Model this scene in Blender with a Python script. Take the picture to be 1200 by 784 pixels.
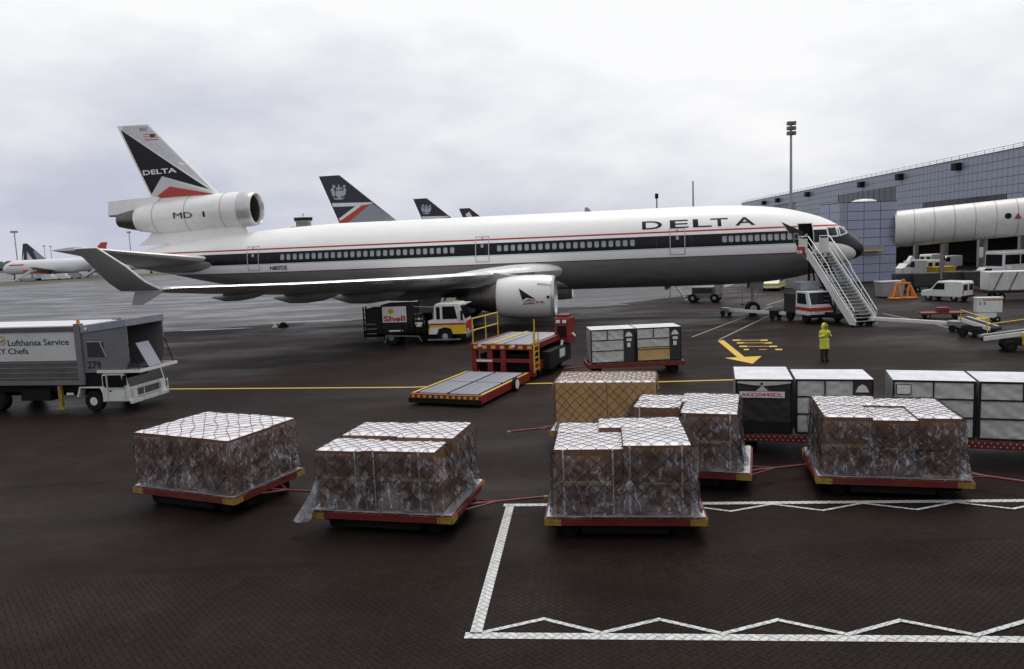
import bpy, bmesh, math, random
import numpy as np
from mathutils import Vector, Matrix, noise
for o in list(bpy.data.objects): bpy.data.objects.remove(o)
random.seed(11); rnd = random.Random(7)
S = bpy.context.scene
R = math.radians; PI = math.pi; cos = math.cos; sin = math.sin
COL = S.collection

# ---------------------------------------------------------------- camera, sky, sun, exposure
F_PX, PITCH, ROLL, CAM_H = 891.38, 0.116998, 0.041165, 6.052     # focal length in px of the 1200 px wide photo
cd = bpy.data.cameras.new('camera'); cam = bpy.data.objects.new('camera', cd); COL.objects.link(cam)
cd.sensor_width = 36; cd.lens = F_PX / 1200 * 36; cd.clip_start = 0.1; cd.clip_end = 6000
cam.location = (0, 0, CAM_H)
_fw = Vector((0, cos(PITCH), -sin(PITCH))); _up = Vector((0, sin(PITCH), cos(PITCH))); _rt = Vector((1, 0, 0))
_x = _rt * cos(ROLL) - _up * sin(ROLL); _y = _rt * sin(ROLL) + _up * cos(ROLL)
_m = Matrix((_x, _y, -_fw)).transposed(); cam.rotation_euler = _m.to_euler()
S.camera = cam
S.view_settings.view_transform = 'Standard'; S.view_settings.look = 'None'
S.view_settings.exposure = 0.2; S.view_settings.gamma = 1.0

SUN_EL, SUN_AZ = 66, 20            # degrees; azimuth clockwise from +Y (beyond the aircraft)
wd = bpy.data.worlds.new('World'); S.world = wd; wd.use_nodes = True
nt = wd.node_tree; nt.nodes.clear()
wo = nt.nodes.new('ShaderNodeOutputWorld'); bg = nt.nodes.new('ShaderNodeBackground')
sky = nt.nodes.new('ShaderNodeTexSky'); sky.sky_type = 'NISHITA'; sky.sun_disc = False
sky.sun_elevation = R(SUN_EL); sky.sun_rotation = R(SUN_AZ); sky.dust_density = 4; sky.air_density = 1.5
tc = nt.nodes.new('ShaderNodeTexCoord'); mp = nt.nodes.new('ShaderNodeMapping'); mp.inputs['Scale'].default_value = (1, 1, 2.6)
n1 = nt.nodes.new('ShaderNodeTexNoise'); n1.inputs['Scale'].default_value = 1.15; n1.inputs['Detail'].default_value = 7; n1.inputs['Roughness'].default_value = .56; mp.inputs['Location'].default_value = (0.15, 0, -.42)
cr = nt.nodes.new('ShaderNodeValToRGB')     # the overcast deck: grey-lilac to white
cr.color_ramp.elements[0].position = .36; cr.color_ramp.elements[0].color = (4.7, 4.95, 6.0, 1)
cr.color_ramp.elements[1].position = .58; cr.color_ramp.elements[1].color = (8.6, 8.6, 8.7, 1)
mx = nt.nodes.new('ShaderNodeMix'); mx.data_type = 'RGBA'; mx.inputs[0].default_value = .95
L = nt.links.new
L(tc.outputs['Generated'], mp.inputs['Vector']); L(mp.outputs[0], n1.inputs['Vector']); L(n1.outputs['Fac'], cr.inputs[0])
L(sky.outputs[0], mx.inputs[6]); L(cr.outputs[0], mx.inputs[7]); L(mx.outputs[2], bg.inputs[0])
bg.inputs[1].default_value = 0.1
L(bg.outputs[0], wo.inputs[0])
sd = bpy.data.lights.new('sun', 'SUN'); sd.energy = 1.5; sd.angle = R(30); sd.color = (1, .97, .93)
sun = bpy.data.objects.new('sun', sd); COL.objects.link(sun)
_sdir = Vector((sin(R(SUN_AZ)) * cos(R(SUN_EL)), cos(R(SUN_AZ)) * cos(R(SUN_EL)), sin(R(SUN_EL))))
sun.rotation_euler = _sdir.to_track_quat('Z', 'Y').to_euler(); sun.location = (0, 0, 60)

# ---------------------------------------------------------------- photo pixel -> point on the ground (or at height z)
def ray(px, py):
    x = px - 600; y = py - 392
    return Vector((x * cos(ROLL) - y * sin(ROLL), 0, 0)) + F_PX * _fw - (x * sin(ROLL) + y * cos(ROLL)) * _up
def G(px, py, z=0.0):
    d = ray(px, py); t = (z - CAM_H) / d.z
    return Vector((d.x * t, d.y * t, z))

# ---------------------------------------------------------------- materials
class X:                      # tiny expression builder over math nodes
    def __init__(s, nt, v): s.nt = nt; s.v = v
    def op(s, o, b=None, c=None):
        n = s.nt.nodes.new('ShaderNodeMath'); n.operation = o
        for i, q in enumerate((s, b, c)):
            if q is None: continue
            q = q.v if isinstance(q, X) else q
            if isinstance(q, (int, float)): n.inputs[i].default_value = q
            else: s.nt.links.new(q, n.inputs[i])
        return X(s.nt, n.outputs[0])
    def __add__(s, b): return s.op('ADD', b)
    def __sub__(s, b): return s.op('SUBTRACT', b)
    def __mul__(s, b): return s.op('MULTIPLY', b)
    def __truediv__(s, b): return s.op('DIVIDE', b)
    def gt(s, b): return s.op('GREATER_THAN', b)
    def lt(s, b): return s.op('LESS_THAN', b)
    def floor(s): return s.op('FLOOR')
    def mod(s, b): return s.op('FLOORED_MODULO', b)
    def mn(s, b): return s.op('MINIMUM', b)
    def mxx(s, b): return s.op('MAXIMUM', b)
    def inv(s): return X(s.nt, 1.0).op('SUBTRACT', s)
def node(nt, t, **kw):
    n = nt.nodes.new(t)
    for k, v in kw.items():
        if k in n.inputs: n.inputs[k].default_value = v
        else: setattr(n, k, v)
    return n
def new_mat(name):
    m = bpy.data.materials.new(name); m.use_nodes = True
    return m, m.node_tree, m.node_tree.nodes['Principled BSDF']
def mixc(nt, fac, a, b, mode='MIX'):
    n = nt.nodes.new('ShaderNodeMix'); n.data_type = 'RGBA'; n.blend_type = mode
    for i, q in ((0, fac), (6, a), (7, b)):
        q = q.v if isinstance(q, X) else q
        if isinstance(q, (int, float)): n.inputs[i].default_value = q
        elif isinstance(q, (tuple, list)): n.inputs[i].default_value = (*q, 1) if len(q) == 3 else q
        else: nt.links.new(q, n.inputs[i])
    return n.outputs[2]
def tex_noise(nt, scale, detail=5, rough=.6, coord='Object', mapscale=None):
    t = nt.nodes.new('ShaderNodeTexCoord'); n = node(nt, 'ShaderNodeTexNoise', Scale=scale, Detail=detail, Roughness=rough)
    if mapscale:
        m = nt.nodes.new('ShaderNodeMapping'); m.inputs['Scale'].default_value = mapscale
        nt.links.new(t.outputs[coord], m.inputs[0]); nt.links.new(m.outputs[0], n.inputs['Vector'])
    else: nt.links.new(t.outputs[coord], n.inputs['Vector'])
    return X(nt, n.outputs['Fac'])
def ramp(nt, x, lo, hi):
    n = node(nt, 'ShaderNodeMapRange'); n.inputs[1].default_value = lo; n.inputs[2].default_value = hi
    nt.links.new(x.v, n.inputs[0]); return X(nt, n.outputs[0])
def bump(nt, bs, h, strength=.3, dist=.02):
    b = node(nt, 'ShaderNodeBump', Strength=strength, Distance=dist); nt.links.new(h.v, b.inputs['Height']); nt.links.new(b.outputs[0], bs.inputs['Normal'])
MATS = {}
def mat(name, c, rough=.5, metal=0.0, var=.18, vs=2.5, bmp=0.0, bs_=40, dirt=.0, spec=.5, coat=0.0, streak=False, emit=None):
    m, nt, bs = new_mat(name)
    nz = tex_noise(nt, vs, 6, .65, mapscale=(1, 1, .25) if streak else None)
    k = ramp(nt, nz, .3, .7)
    col = mixc(nt, k, tuple(q * (1 - var) for q in c), tuple(min(1, q * (1 + var * .6)) for q in c))
    if dirt > 0:
        d = ramp(nt, tex_noise(nt, vs * 3.1, 8, .7), .48, .72) * dirt
        col = mixc(nt, d, col, (.07, .055, .045))
    nt.links.new(col, bs.inputs['Base Color'])
    nt.links.new((k * .16 + (rough - .08)).v, bs.inputs['Roughness'])
    bs.inputs['Metallic'].default_value = metal; bs.inputs['Specular IOR Level'].default_value = spec
    bs.inputs['Coat Weight'].default_value = coat; bs.inputs['Coat Roughness'].default_value = .12
    if bmp: bump(nt, bs, tex_noise(nt, bs_, 5, .6), bmp, .02)
    if emit: bs.inputs['Emission Color'].default_value = (*emit[0], 1); bs.inputs['Emission Strength'].default_value = emit[1]
    MATS[name] = m; return m

# ---------------------------------------------------------------- mesh builder
class B:
    def __init__(s): s.v = []; s.f = []; s.m = []; s.i = 0; s.T = None
    def mi(s, i): s.i = i; return s
    def pts(s, p):
        n = len(s.v)
        s.v += [tuple(s.T @ Vector(q)) for q in p] if s.T else [tuple(q) for q in p]
        return n
    def face(s, p):
        n = s.pts(p); s.f.append(tuple(range(n, n + len(p)))); s.m.append(s.i); return s
    def faces(s, n, fs):
        for q in fs: s.f.append(tuple(n + k for k in q)); s.m.append(s.i)
    def box(s, x0, x1, y0, y1, z0, z1):
        n = s.pts([(x0,y0,z0),(x1,y0,z0),(x1,y1,z0),(x0,y1,z0),(x0,y0,z1),(x1,y0,z1),(x1,y1,z1),(x0,y1,z1)])
        s.faces(n, [(0,3,2,1),(4,5,6,7),(0,1,5,4),(1,2,6,5),(2,3,7,6),(3,0,4,7)]); return s
    def hexa(s, b, t):          # bottom quad, top quad
        n = s.pts(list(b) + list(t)); s.faces(n, [(0,3,2,1),(4,5,6,7),(0,1,5,4),(1,2,6,5),(2,3,7,6),(3,0,4,7)]); return s
    def prism(s, poly, ax, a, b):   # polygon given in the two other axes, extruded along ax
        def P(q, t):
            return (t, q[0], q[1]) if ax == 'x' else ((q[0], t, q[1]) if ax == 'y' else (q[0], q[1], t))
        k = len(poly); n = s.pts([P(q, a) for q in poly] + [P(q, b) for q in poly])
        s.faces(n, [tuple(range(k))[::-1], tuple(range(k, 2 * k))] + [(i, (i+1) % k, k + (i+1) % k, k + i) for i in range(k)]); return s
    def loft(s, rings, cap=True, closed=True):
        k = len(rings[0]); n = s.pts([p for r in rings for p in r])
        for j in range(len(rings) - 1):
            for i in range(k if closed else k - 1):
                s.f.append((n + j*k + i, n + j*k + (i+1) % k, n + (j+1)*k + (i+1) % k, n + (j+1)*k + i)); s.m.append(s.i)
        if cap and closed:
            s.f.append(tuple(n + i for i in range(k))[::-1]); s.m.append(s.i)
            s.f.append(tuple(n + (len(rings)-1)*k + i for i in range(k))); s.m.append(s.i)
        return s
    def cyl(s, p, q, r, r2=None, n=12, cap=True):
        p = Vector(p); q = Vector(q); d = (q - p).normalized(); a = d.orthogonal().normalized(); b = d.cross(a); r2 = r if r2 is None else r2
        rg = [[c + (a * cos(2*PI*i/n) + b * sin(2*PI*i/n)) * rr for i in range(n)] for c, rr in ((p, r), (q, r2))]
        return s.loft(rg, cap)
    def lathe(s, prof, o=(0,0,0), ax='x', n=32, cap=False):
        rg = []
        for t, r in prof:
            ring = []
            for i in range(n):
                a = 2*PI*i/n; c, d = r*cos(a), r*sin(a)
                ring.append((o[0]+t, o[1]+c, o[2]+d) if ax == 'x' else ((o[0]+c, o[1]+t, o[2]+d) if ax == 'y' else (o[0]+c, o[1]+d, o[2]+t)))
            rg.append(ring)
        return s.loft(rg, cap)
    def tube(s, path, r, n=5, cap=True):
        path = [Vector(p) for p in path]; rg = []
        for i, p in enumerate(path):
            d = (path[min(i+1, len(path)-1)] - path[max(i-1, 0)]).normalized()
            a = d.cross(Vector((0.12, .31, .94))).normalized(); b = d.cross(a)
            rg.append([p + (a*cos(2*PI*k/n) + b*sin(2*PI*k/n)) * r for k in range(n)])
        return s.loft(rg, cap)
    def bar(s, p, q, w, h=None):      # rectangular bar from p to q
        p = Vector(p); q = Vector(q); d = (q - p).normalized(); h = w if h is None else h
        a = d.cross(Vector((0, 0, 1)));  a = a.normalized() if a.length > 1e-4 else Vector((1, 0, 0)); b = a.cross(d).normalized()
        rg = [[c + a*i*w/2 + b*j*h/2 for i, j in ((-1,-1),(1,-1),(1,1),(-1,1))] for c in (p, q)]
        return s.loft(rg)
    def wheel(s, c, r, w, ax='y'):    # tyre profile round a horizontal axis
        pr = [(-w/2, r*.55), (-w/2, r*.9), (-w*.36, r), (w*.36, r), (w/2, r*.9), (w/2, r*.55)]
        return s.lathe(pr, c, ax, 20, True)
def ob(name, b, mats, parent=None, loc=(0,0,0), rz=0.0, smooth=None, bevel=0.0):
    me = bpy.data.meshes.new(name); me.from_pydata(b.v, [], b.f)
    if not isinstance(mats, (list, tuple)): mats = [mats]
    for m in mats: me.materials.append(MATS[m] if isinstance(m, str) else m)
    if len(mats) > 1: me.polygons.foreach_set('material_index', b.m)
    bm = bmesh.new(); bm.from_mesh(me); bmesh.ops.remove_doubles(bm, verts=bm.verts, dist=1e-5); bmesh.ops.recalc_face_normals(bm, faces=bm.faces); bm.to_mesh(me); bm.free()
    if smooth is not None:
        me.polygons.foreach_set('use_smooth', [True] * len(me.polygons)); me.set_sharp_from_angle(angle=R(smooth))
    o = bpy.data.objects.new(name, me); COL.objects.link(o); o.location = loc; o.rotation_euler = (0, 0, rz); o.parent = parent
    if bevel:
        md = o.modifiers.new('bevel', 'BEVEL'); md.width = bevel; md.segments = 2; md.limit_method = 'ANGLE'; md.angle_limit = R(40)
    return o
def thing(name, label, cat, loc=(0,0,0), rz=0.0, group=None):
    o = bpy.data.objects.new(name, None); COL.objects.link(o); o.location = loc; o.rotation_euler = (0, 0, rz); o.empty_display_size = .3
    return tag(o, label, cat, group)
def tag(o, label=None, cat=None, group=None, kind=None):
    if label: o['label'] = label
    if cat: o['category'] = cat
    if group: o['group'] = group
    if kind: o['kind'] = kind
    return o
def copy_part(o, parent, loc=None, rot=None):
    c = o.copy(); COL.objects.link(c); c.parent = parent
    if loc is not None: c.location = loc
    if rot is not None: c.rotation_euler = rot
    return c
def copy_tree(o, parent=None):
    c = o.copy(); COL.objects.link(c); c.parent = parent
    for ch in list(o.children): copy_tree(ch, c)
    return c
def text_mesh(body, off=.0, shear=0.0, slices=0):
    """unit text: returns verts in 0..1 x 0..1 (bounding box) and triangles"""
    cu = bpy.data.curves.new('t', 'FONT'); cu.body = body; cu.offset = off; cu.shear = shear; cu.resolution_u = 3
    o = bpy.data.objects.new('t', cu); COL.objects.link(o); dg = bpy.context.evaluated_depsgraph_get(); dg.update()
    me = bpy.data.meshes.new_from_object(o.evaluated_get(dg)); bpy.data.objects.remove(o)
    bm = bmesh.new(); bm.from_mesh(me); bpy.data.meshes.remove(me)
    xs = [v.co.x for v in bm.verts]; ys = [v.co.y for v in bm.verts]; x0, x1, y0, y1 = min(xs), max(xs), min(ys), max(ys)
    for v in bm.verts: v.co = Vector(((v.co.x - x0) / (x1 - x0), (v.co.y - y0) / (y1 - y0), 0))
    for i in range(1, slices):
        bmesh.ops.bisect_plane(bm, geom=bm.verts[:] + bm.edges[:] + bm.faces[:], plane_co=(0, i / slices, 0), plane_no=(0, 1, 0))
    bm.verts.index_update(); out = ([tuple(v.co) for v in bm.verts], [tuple(v.index for v in f.verts) for f in bm.faces]); bm.free(); return out
def text_map(name, body, fn, m, parent, off=.0, shear=0.0, slices=0):
    vs, fs = text_mesh(body, off, shear, slices); b = B(); b.v = [tuple(fn(v[0], v[1])) for v in vs]; b.f = fs; b.m = [0] * len(fs)
    return ob(name, b, m, parent)
def text_flat(name, body, o, r, u, m, parent, off=.0, shear=0.0):   # o origin, r full-width vector, u full-height vector
    o, r, u = Vector(o), Vector(r), Vector(u)
    return text_map(name, body, lambda x, y: o + r*x + u*y, m, parent, off, shear)
# ================================================================ common materials
mat('white_paint', (.74,.74,.72), .3, var=.08, vs=.8, dirt=.12, coat=.3)
mat('aircraft_white', (.8,.79,.76), .28, var=.05, vs=.5, dirt=.05, coat=.3)
mat('aircraft_grey', (.23,.23,.24), .33, var=.12, vs=.7, coat=.2)
mat('winglet_grey', (.155,.152,.155), .4, var=.1, vs=.7)
mat('wing_metal', (.55,.55,.54), .3, metal=.4, var=.12, vs=.9)
mat('polished_metal', (.72,.71,.7), .18, metal=1, var=.08)
mat('dull_metal', (.32,.32,.33), .4, metal=.8, var=.2, bmp=.05)
mat('exhaust_metal', (.13,.115,.105), .42, metal=.8, var=.3)
mat('livery_black', (.006,.006,.007), .35, var=.15, spec=.25)
mat('livery_red', (.42,.035,.02), .35, var=.1)
mat('black', (.006,.006,.006), .6, var=.3, spec=.2)
mat('rubber', (.009,.009,.009), .8, var=.3, bmp=.1, spec=.2)
mat('dark_glass', (.01,.011,.013), .08, var=.1, spec=.3)
mat('window_pane', (.34,.35,.38), .15, var=.25, vs=6)
mat('dolly_red', (.17,.017,.01), .55, var=.3, vs=3, dirt=.6)
mat('loader_red', (.21,.012,.01), .45, var=.3, vs=2, dirt=.4)
mat('rail_yellow', (.62,.42,.03), .45, var=.15, dirt=.3)
mat('mark_yellow', (.4,.27,.03), .55, var=.35, vs=6, dirt=1.1)
mat('roller_steel', (.3,.31,.34), .42, metal=.7, var=.3, dirt=.4)
mat('galvanised', (.46,.47,.48), .42, metal=.6, var=.2)
mat('chassis_black', (.008,.008,.008), .7, var=.3, spec=.2)
mat('cardboard', (.21,.108,.058), .85, var=.22, vs=1.6, bmp=.08, bs_=25, spec=.2)
mat('kraft', (.56,.35,.16), .85, var=.14, vs=2, bmp=.08, spec=.2)
mat('pale_wood', (.5,.38,.2), .8, var=.25, vs=5, spec=.2)
mat('white_strap', (.7,.68,.64), .5, var=.1)
mat('net_cord', (.035,.027,.025), .8, var=.2)
mat('net_brown', (.2,.12,.06), .8, var=.2)
mat('canvas_grey', (.56,.56,.53), .7, var=.16, vs=2.4, bmp=.25, bs_=5, dirt=.18, spec=.25)
mat('canvas_dark', (.03,.027,.027), .7, var=.3, vs=2.4, bmp=.25, bs_=5)
mat('aluminium', (.66,.67,.7), .42, metal=.3, var=.16, vs=2, dirt=.22, bmp=.05, bs_=8)
mat('frame_dark', (.016,.016,.017), .55, var=.2, spec=.25)
mat('label_white', (.72,.72,.7), .55, var=.12, vs=9)
mat('pier_panel', (.26,.285,.355), .35, var=.09, vs=.5, dirt=.06, coat=.15)
mat('pier_frame', (.065,.07,.09), .5, var=.1)
mat('tower_panel', (.31,.33,.425), .35, var=.08, vs=.5, dirt=.06, coat=.15)
mat('dark_window', (.03,.032,.036), .12, var=.2)
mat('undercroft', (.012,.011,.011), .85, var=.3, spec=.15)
mat('concrete', (.3,.27,.24), .8, var=.2, vs=1, bmp=.1, dirt=.3)
mat('bridge_white', (.7,.69,.65), .4, var=.1, vs=.7, dirt=.15)
mat('bridge_seam', (.3,.3,.29), .5)
mat('hi_vis', (.62,.66,.03), .6, var=.12, vs=9, bmp=.2, bs_=20)
mat('reflective', (.75,.75,.7), .3)
mat('trousers', (.02,.02,.024), .8, var=.2)
mat('skin', (.45,.27,.2), .6, var=.05)
mat('truck_grey', (.165,.16,.17), .45, var=.12, vs=1.2, dirt=.15)
mat('truck_side', (.56,.575,.56), .4, var=.08, vs=.9, dirt=.1, streak=True)
mat('truck_rail', (.1,.09,.08), .6, var=.35, vs=3, dirt=.5)
mat('cab_white', (.72,.73,.69), .3, var=.06, dirt=.12, coat=.4)
mat('amber', (.7,.3,.03), .3)
mat('shell_yellow', (.72,.5,.02), .35, var=.06, coat=.3)
mat('shell_red', (.45,.03,.015), .35, var=.06)
mat('text_black', (.015,.015,.018), .5)
mat('crane_gold', (.55,.33,.06), .5)
mat('orange', (.65,.2,.015), .5, var=.2, dirt=.2)
mat('headlamp', (.8,.8,.78), .1)
mat('blue_grey', (.25,.265,.3), .45, var=.1)
mat('far_white', (.66,.66,.67), .4, var=.05)
mat('far_red', (.5,.05,.03), .45)
mat('far_navy', (.018,.02,.035), .4)
mat('far_grey', (.3,.31,.34), .45)
mat('far_tree', (.05,.06,.05), .9, var=.4)
mat('soil', (.06,.065,.03), .9, var=.4, vs=.5)
mat('shine_line', (.5,.5,.48), .5)

# ================================================================ ground
LINE_ANG = math.atan2(10.52 - 11.29, 7.31 + .77)       # front line of the white parking box
PAV_ANG = LINE_ANG + R(45)
CELL = .1
def herringbone(nt, joint=.07):
    """joint mask (0 in the joint, 1 on the block) and a random value per block, world coordinates"""
    t = nt.nodes.new('ShaderNodeTexCoord'); mp = nt.nodes.new('ShaderNodeMapping'); mp.vector_type = 'POINT'
    mp.inputs['Rotation'].default_value = (0, 0, -PAV_ANG); mp.inputs['Scale'].default_value = (1, 1, 1)
    nt.links.new(t.outputs['Object'], mp.inputs[0]); sp = nt.nodes.new('ShaderNodeSeparateXYZ'); nt.links.new(mp.outputs[0], sp.inputs[0])
    u = X(nt, sp.outputs[0]) / CELL; v = X(nt, sp.outputs[1]) / CELL
    i, j = u.floor(), v.floor(); fu, fv = u - i, v - j; m = (i - j + .5).mod(4.0).floor()
    eq = lambda k: m.op('COMPARE', float(k), .25)
    big = 9.0
    le = fu + eq(1) * big; re = fu.inv() + eq(0) * big; bo = fv + eq(2) * big; to = fv.inv() + eq(3) * big
    d = le.mn(re).mn(bo).mn(to)
    mask = ramp(nt, d, joint * .4, joint)
    oi = i - eq(1); oj = j - eq(2)
    cx = nt.nodes.new('ShaderNodeCombineXYZ'); nt.links.new(oi.v, cx.inputs[0]); nt.links.new(oj.v, cx.inputs[1])
    wn = nt.nodes.new('ShaderNodeTexWhiteNoise'); nt.links.new(cx.outputs[0], wn.inputs['Vector'])
    return mask, X(nt, wn.outputs['Value'])
def ground_mat(name, c0, c1, r0, r1, joints=True, big=.05, spec=.42):
    m, nt, bs = new_mat(name)
    a = ramp(nt, tex_noise(nt, big, 6, .6), .38, .62); fine = tex_noise(nt, 14, 6, .7); blot = ramp(nt, tex_noise(nt, .45, 6, .62), .4, .68)
    col = mixc(nt, a, c0, c1)
    tyre = ramp(nt, tex_noise(nt, .5, 4, .55, mapscale=(.12, 2.2, 1)), .6, .68); col = mixc(nt, tyre * .4, col, tuple(q * .35 for q in c0))
    scuff = ramp(nt, tex_noise(nt, 2.2, 7, .75), .62, .78); col = mixc(nt, scuff * .45, col, tuple(min(1, q * 2.2) for q in c1))
    col = mixc(nt, blot * .6, col, tuple(q * .45 for q in c0))
    oil = ramp(nt, tex_noise(nt, 1.3, 4, .6), .66, .76); col = mixc(nt, oil * .55, col, (.008, .007, .007))
    chips = ramp(nt, tex_noise(nt, 9, 2, .5), .79, .81); col = mixc(nt, chips * .5, col, (.2, .19, .18))
    if joints:
        msk, idv = herringbone(nt)
        col = mixc(nt, idv * .4 + .1, col, tuple(q * .55 for q in c0))
        col = mixc(nt, msk.inv() * .55, col, (.008, .006, .005))
        bump(nt, bs, msk * .6 + fine * .5, .35, .006)
    else:
        bump(nt, bs, fine, .3, .008)
    nt.links.new(col, bs.inputs['Base Color'])
    wet = ramp(nt, tex_noise(nt, .16, 5, .6, mapscale=(.6, 1.3, 1)), .42, .62)
    nt.links.new((wet * (r0 - r1) + fine * .12 + (r1 - .06)).v, bs.inputs['Roughness'])
    bs.inputs['Specular IOR Level'].default_value = spec
    MATS[name] = m; return m
ground_mat('apron_blocks', (.0205,.014,.0112), (.032,.0224,.0186), .38, .65, spec=.045)
ground_mat('taxiway_surface', (.045,.046,.05), (.08,.08,.083), .25, .5, joints=False, big=.03, spec=.18)
def paver_mat():
    m, nt, bs = new_mat('paver')
    oi = nt.nodes.new('ShaderNodeObjectInfo')
    g = nt.nodes.new('ShaderNodeNewGeometry')
    rn = X(nt, g.outputs['Random Per Island']) * .6 + X(nt, oi.outputs['Random']) * .4
    t = nt.nodes.new('ShaderNodeTexCoord')
    def pn(scale, det):
        n = node(nt, 'ShaderNodeTexNoise', Scale=scale, Detail=det, Roughness=.62); nt.links.new(g.outputs['Position'], n.inputs['Vector']); return X(nt, n.outputs['Fac'])
    fine = pn(60, 5); blot = ramp(nt, pn(.45, 6), .4, .68); oil = ramp(nt, pn(1.3, 4), .66, .76)
    col = mixc(nt, rn, (.0185, .0126, .01), (.0275, .0192, .0158)); col = mixc(nt, blot * .6, col, (.0088, .0061, .005)); col = mixc(nt, oil * .55, col, (.008, .007, .007))
    chips = ramp(nt, pn(9, 2), .79, .81); col = mixc(nt, chips * .5, col, (.2, .19, .18))
    nt.links.new(col, bs.inputs['Base Color'])
    nt.links.new((ramp(nt, pn(.16, 5), .42, .62) * -.2 + fine * .12 + .52).v, bs.inputs['Roughness']); bs.inputs['Specular IOR Level'].default_value = .035
    bump(nt, bs, fine, .25, .004); MATS['paver'] = m
paver_mat()
# apron sheet with a rectangular opening where the blocks are laid one by one
PX0, PX1, PY0, PY1 = -9.6, 9.8, 8.6, 14.0
b = B(); far = 2600
for x0, x1, y0, y1 in ((-far, far, -60, PY0), (-far, PX0, PY0, PY1), (PX1, far, PY0, PY1), (-far, far, PY1, 200), (-far, far, 200, far)):
    b.face([(x0,y0,0),(x1,y0,0),(x1,y1,0),(x0,y1,0)])
tag(ob('apron', b, 'apron_blocks'), 'dark wet block-paved aircraft apron', kind='structure')
b = B(); b.face([(PX0-2,PY0-2,-.012),(PX1+2,PY0-2,-.012),(PX1+2,PY1+2,-.012),(PX0-2,PY1+2,-.012)])
mat('joint_sand', (.014,.0098,.008), .9, spec=.1)
bed = tag(ob('block_paving', b, 'joint_sand'), 'dark herringbone block paving across the foreground', kind='structure')
def paver_bm(jit=None):
    q = B(); g_ = .003; c = .0035
    q.v = []; l, w = 2*CELL - g_, CELL - g_
    q.hexa([(-l/2,-w/2,-.014),(l/2,-w/2,-.014),(l/2,w/2,-.014),(-l/2,w/2,-.014)], [(-l/2,-w/2,-.003),(l/2,-w/2,-.003),(l/2,w/2,-.003),(-l/2,w/2,-.003)])
    n = q.pts([(-l/2,-w/2,-.003),(l/2,-w/2,-.003),(l/2,w/2,-.003),(-l/2,w/2,-.003),(-l/2+c,-w/2+c,.001),(l/2-c,-w/2+c,.001),(l/2-c,w/2-c,.001),(-l/2+c,w/2-c,.001)])
    q.f = q.f[2:]; q.m = q.m[2:]
    q.faces(n, [(4,5,6,7),(0,1,5,4),(1,2,6,5),(2,3,7,6),(3,0,4,7)]); return q
proto = paver_bm(); ca, sa = cos(PAV_ANG), sin(PAV_ANG)
cells = []
rng = int(18 / CELL)
for j in range(-rng, rng):
    for i in range(-rng, rng):
        m = (i - j) % 4
        if m == 0: cu_, cv_, a_ = (i + 1) * CELL, (j + .5) * CELL, 0
        elif m == 3: cu_, cv_, a_ = (i + .5) * CELL, (j + 1) * CELL, 1
        else: continue
        x, y = ca*cu_ - sa*cv_, sa*cu_ + ca*cv_
        if PX0-.12 < x < PX1+.12 and PY0-.12 < y < PY1+.12: cells.append((x, y, PAV_ANG + a_ * PI/2))
inview = [c for c in cells if c[1] > 9.55 and abs(c[0]) < c[1] * .66]
inview.sort(key=lambda c: c[1]); near = set(inview[:300])
pme = None; fb = B(); pv = np.array(proto.v)
for c in cells:
    tz = rnd.uniform(-.0012, .001); tx, ty = rnd.uniform(-.009, .009), rnd.uniform(-.012, .012); da = rnd.uniform(-.012, .012)
    if c in near:
        if pme is None:
            o0 = ob('paver', proto, 'paver', bed); pme = o0.data; o = o0
        else:
            o = bpy.data.objects.new('paver', pme); COL.objects.link(o); o.parent = bed
        o.location = (c[0], c[1], tz); o.rotation_euler = (tx, ty, c[2] + da)
    else:
        a = c[2] + da; n = len(fb.v)
        for p in proto.v: fb.v.append((c[0] + cos(a)*p[0] - sin(a)*p[1], c[1] + sin(a)*p[0] + cos(a)*p[1], p[2] + tz + p[0]*ty + p[1]*tx))
        for f_ in proto.f: fb.f.append(tuple(n + k for k in f_)); fb.m.append(0)
me = bpy.data.meshes.new('paver_field'); me.from_pydata(fb.v, [], fb.f); me.materials.append(MATS['paver'])
o = bpy.data.objects.new('paver_field', me); COL.objects.link(o); o.parent = bed; o['kind'] = 'stuff'

b = B()
b.face([(x, y, .004) for x, y in [(-900,40),(-70,58),(-42,61),(-30,63.3),(-20,67),(-6,69.5),(10,73),(22,83),(36,112),(46,170),(56,420),(-900,900)]])
tag(ob('taxiway', b, 'taxiway_surface'), 'wet grey taxiway beyond the aircraft', kind='structure')
b = B(); b.face([tuple(G(*p, .008)) for p in ((-260,355),(0,336),(128,327.5),(330,312),(330,309.5),(128,323.5),(0,331),(-260,346))])
tag(ob('grass_verge', b, 'soil'), 'dull green grass verge in front of distant aircraft', kind='structure')

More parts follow.
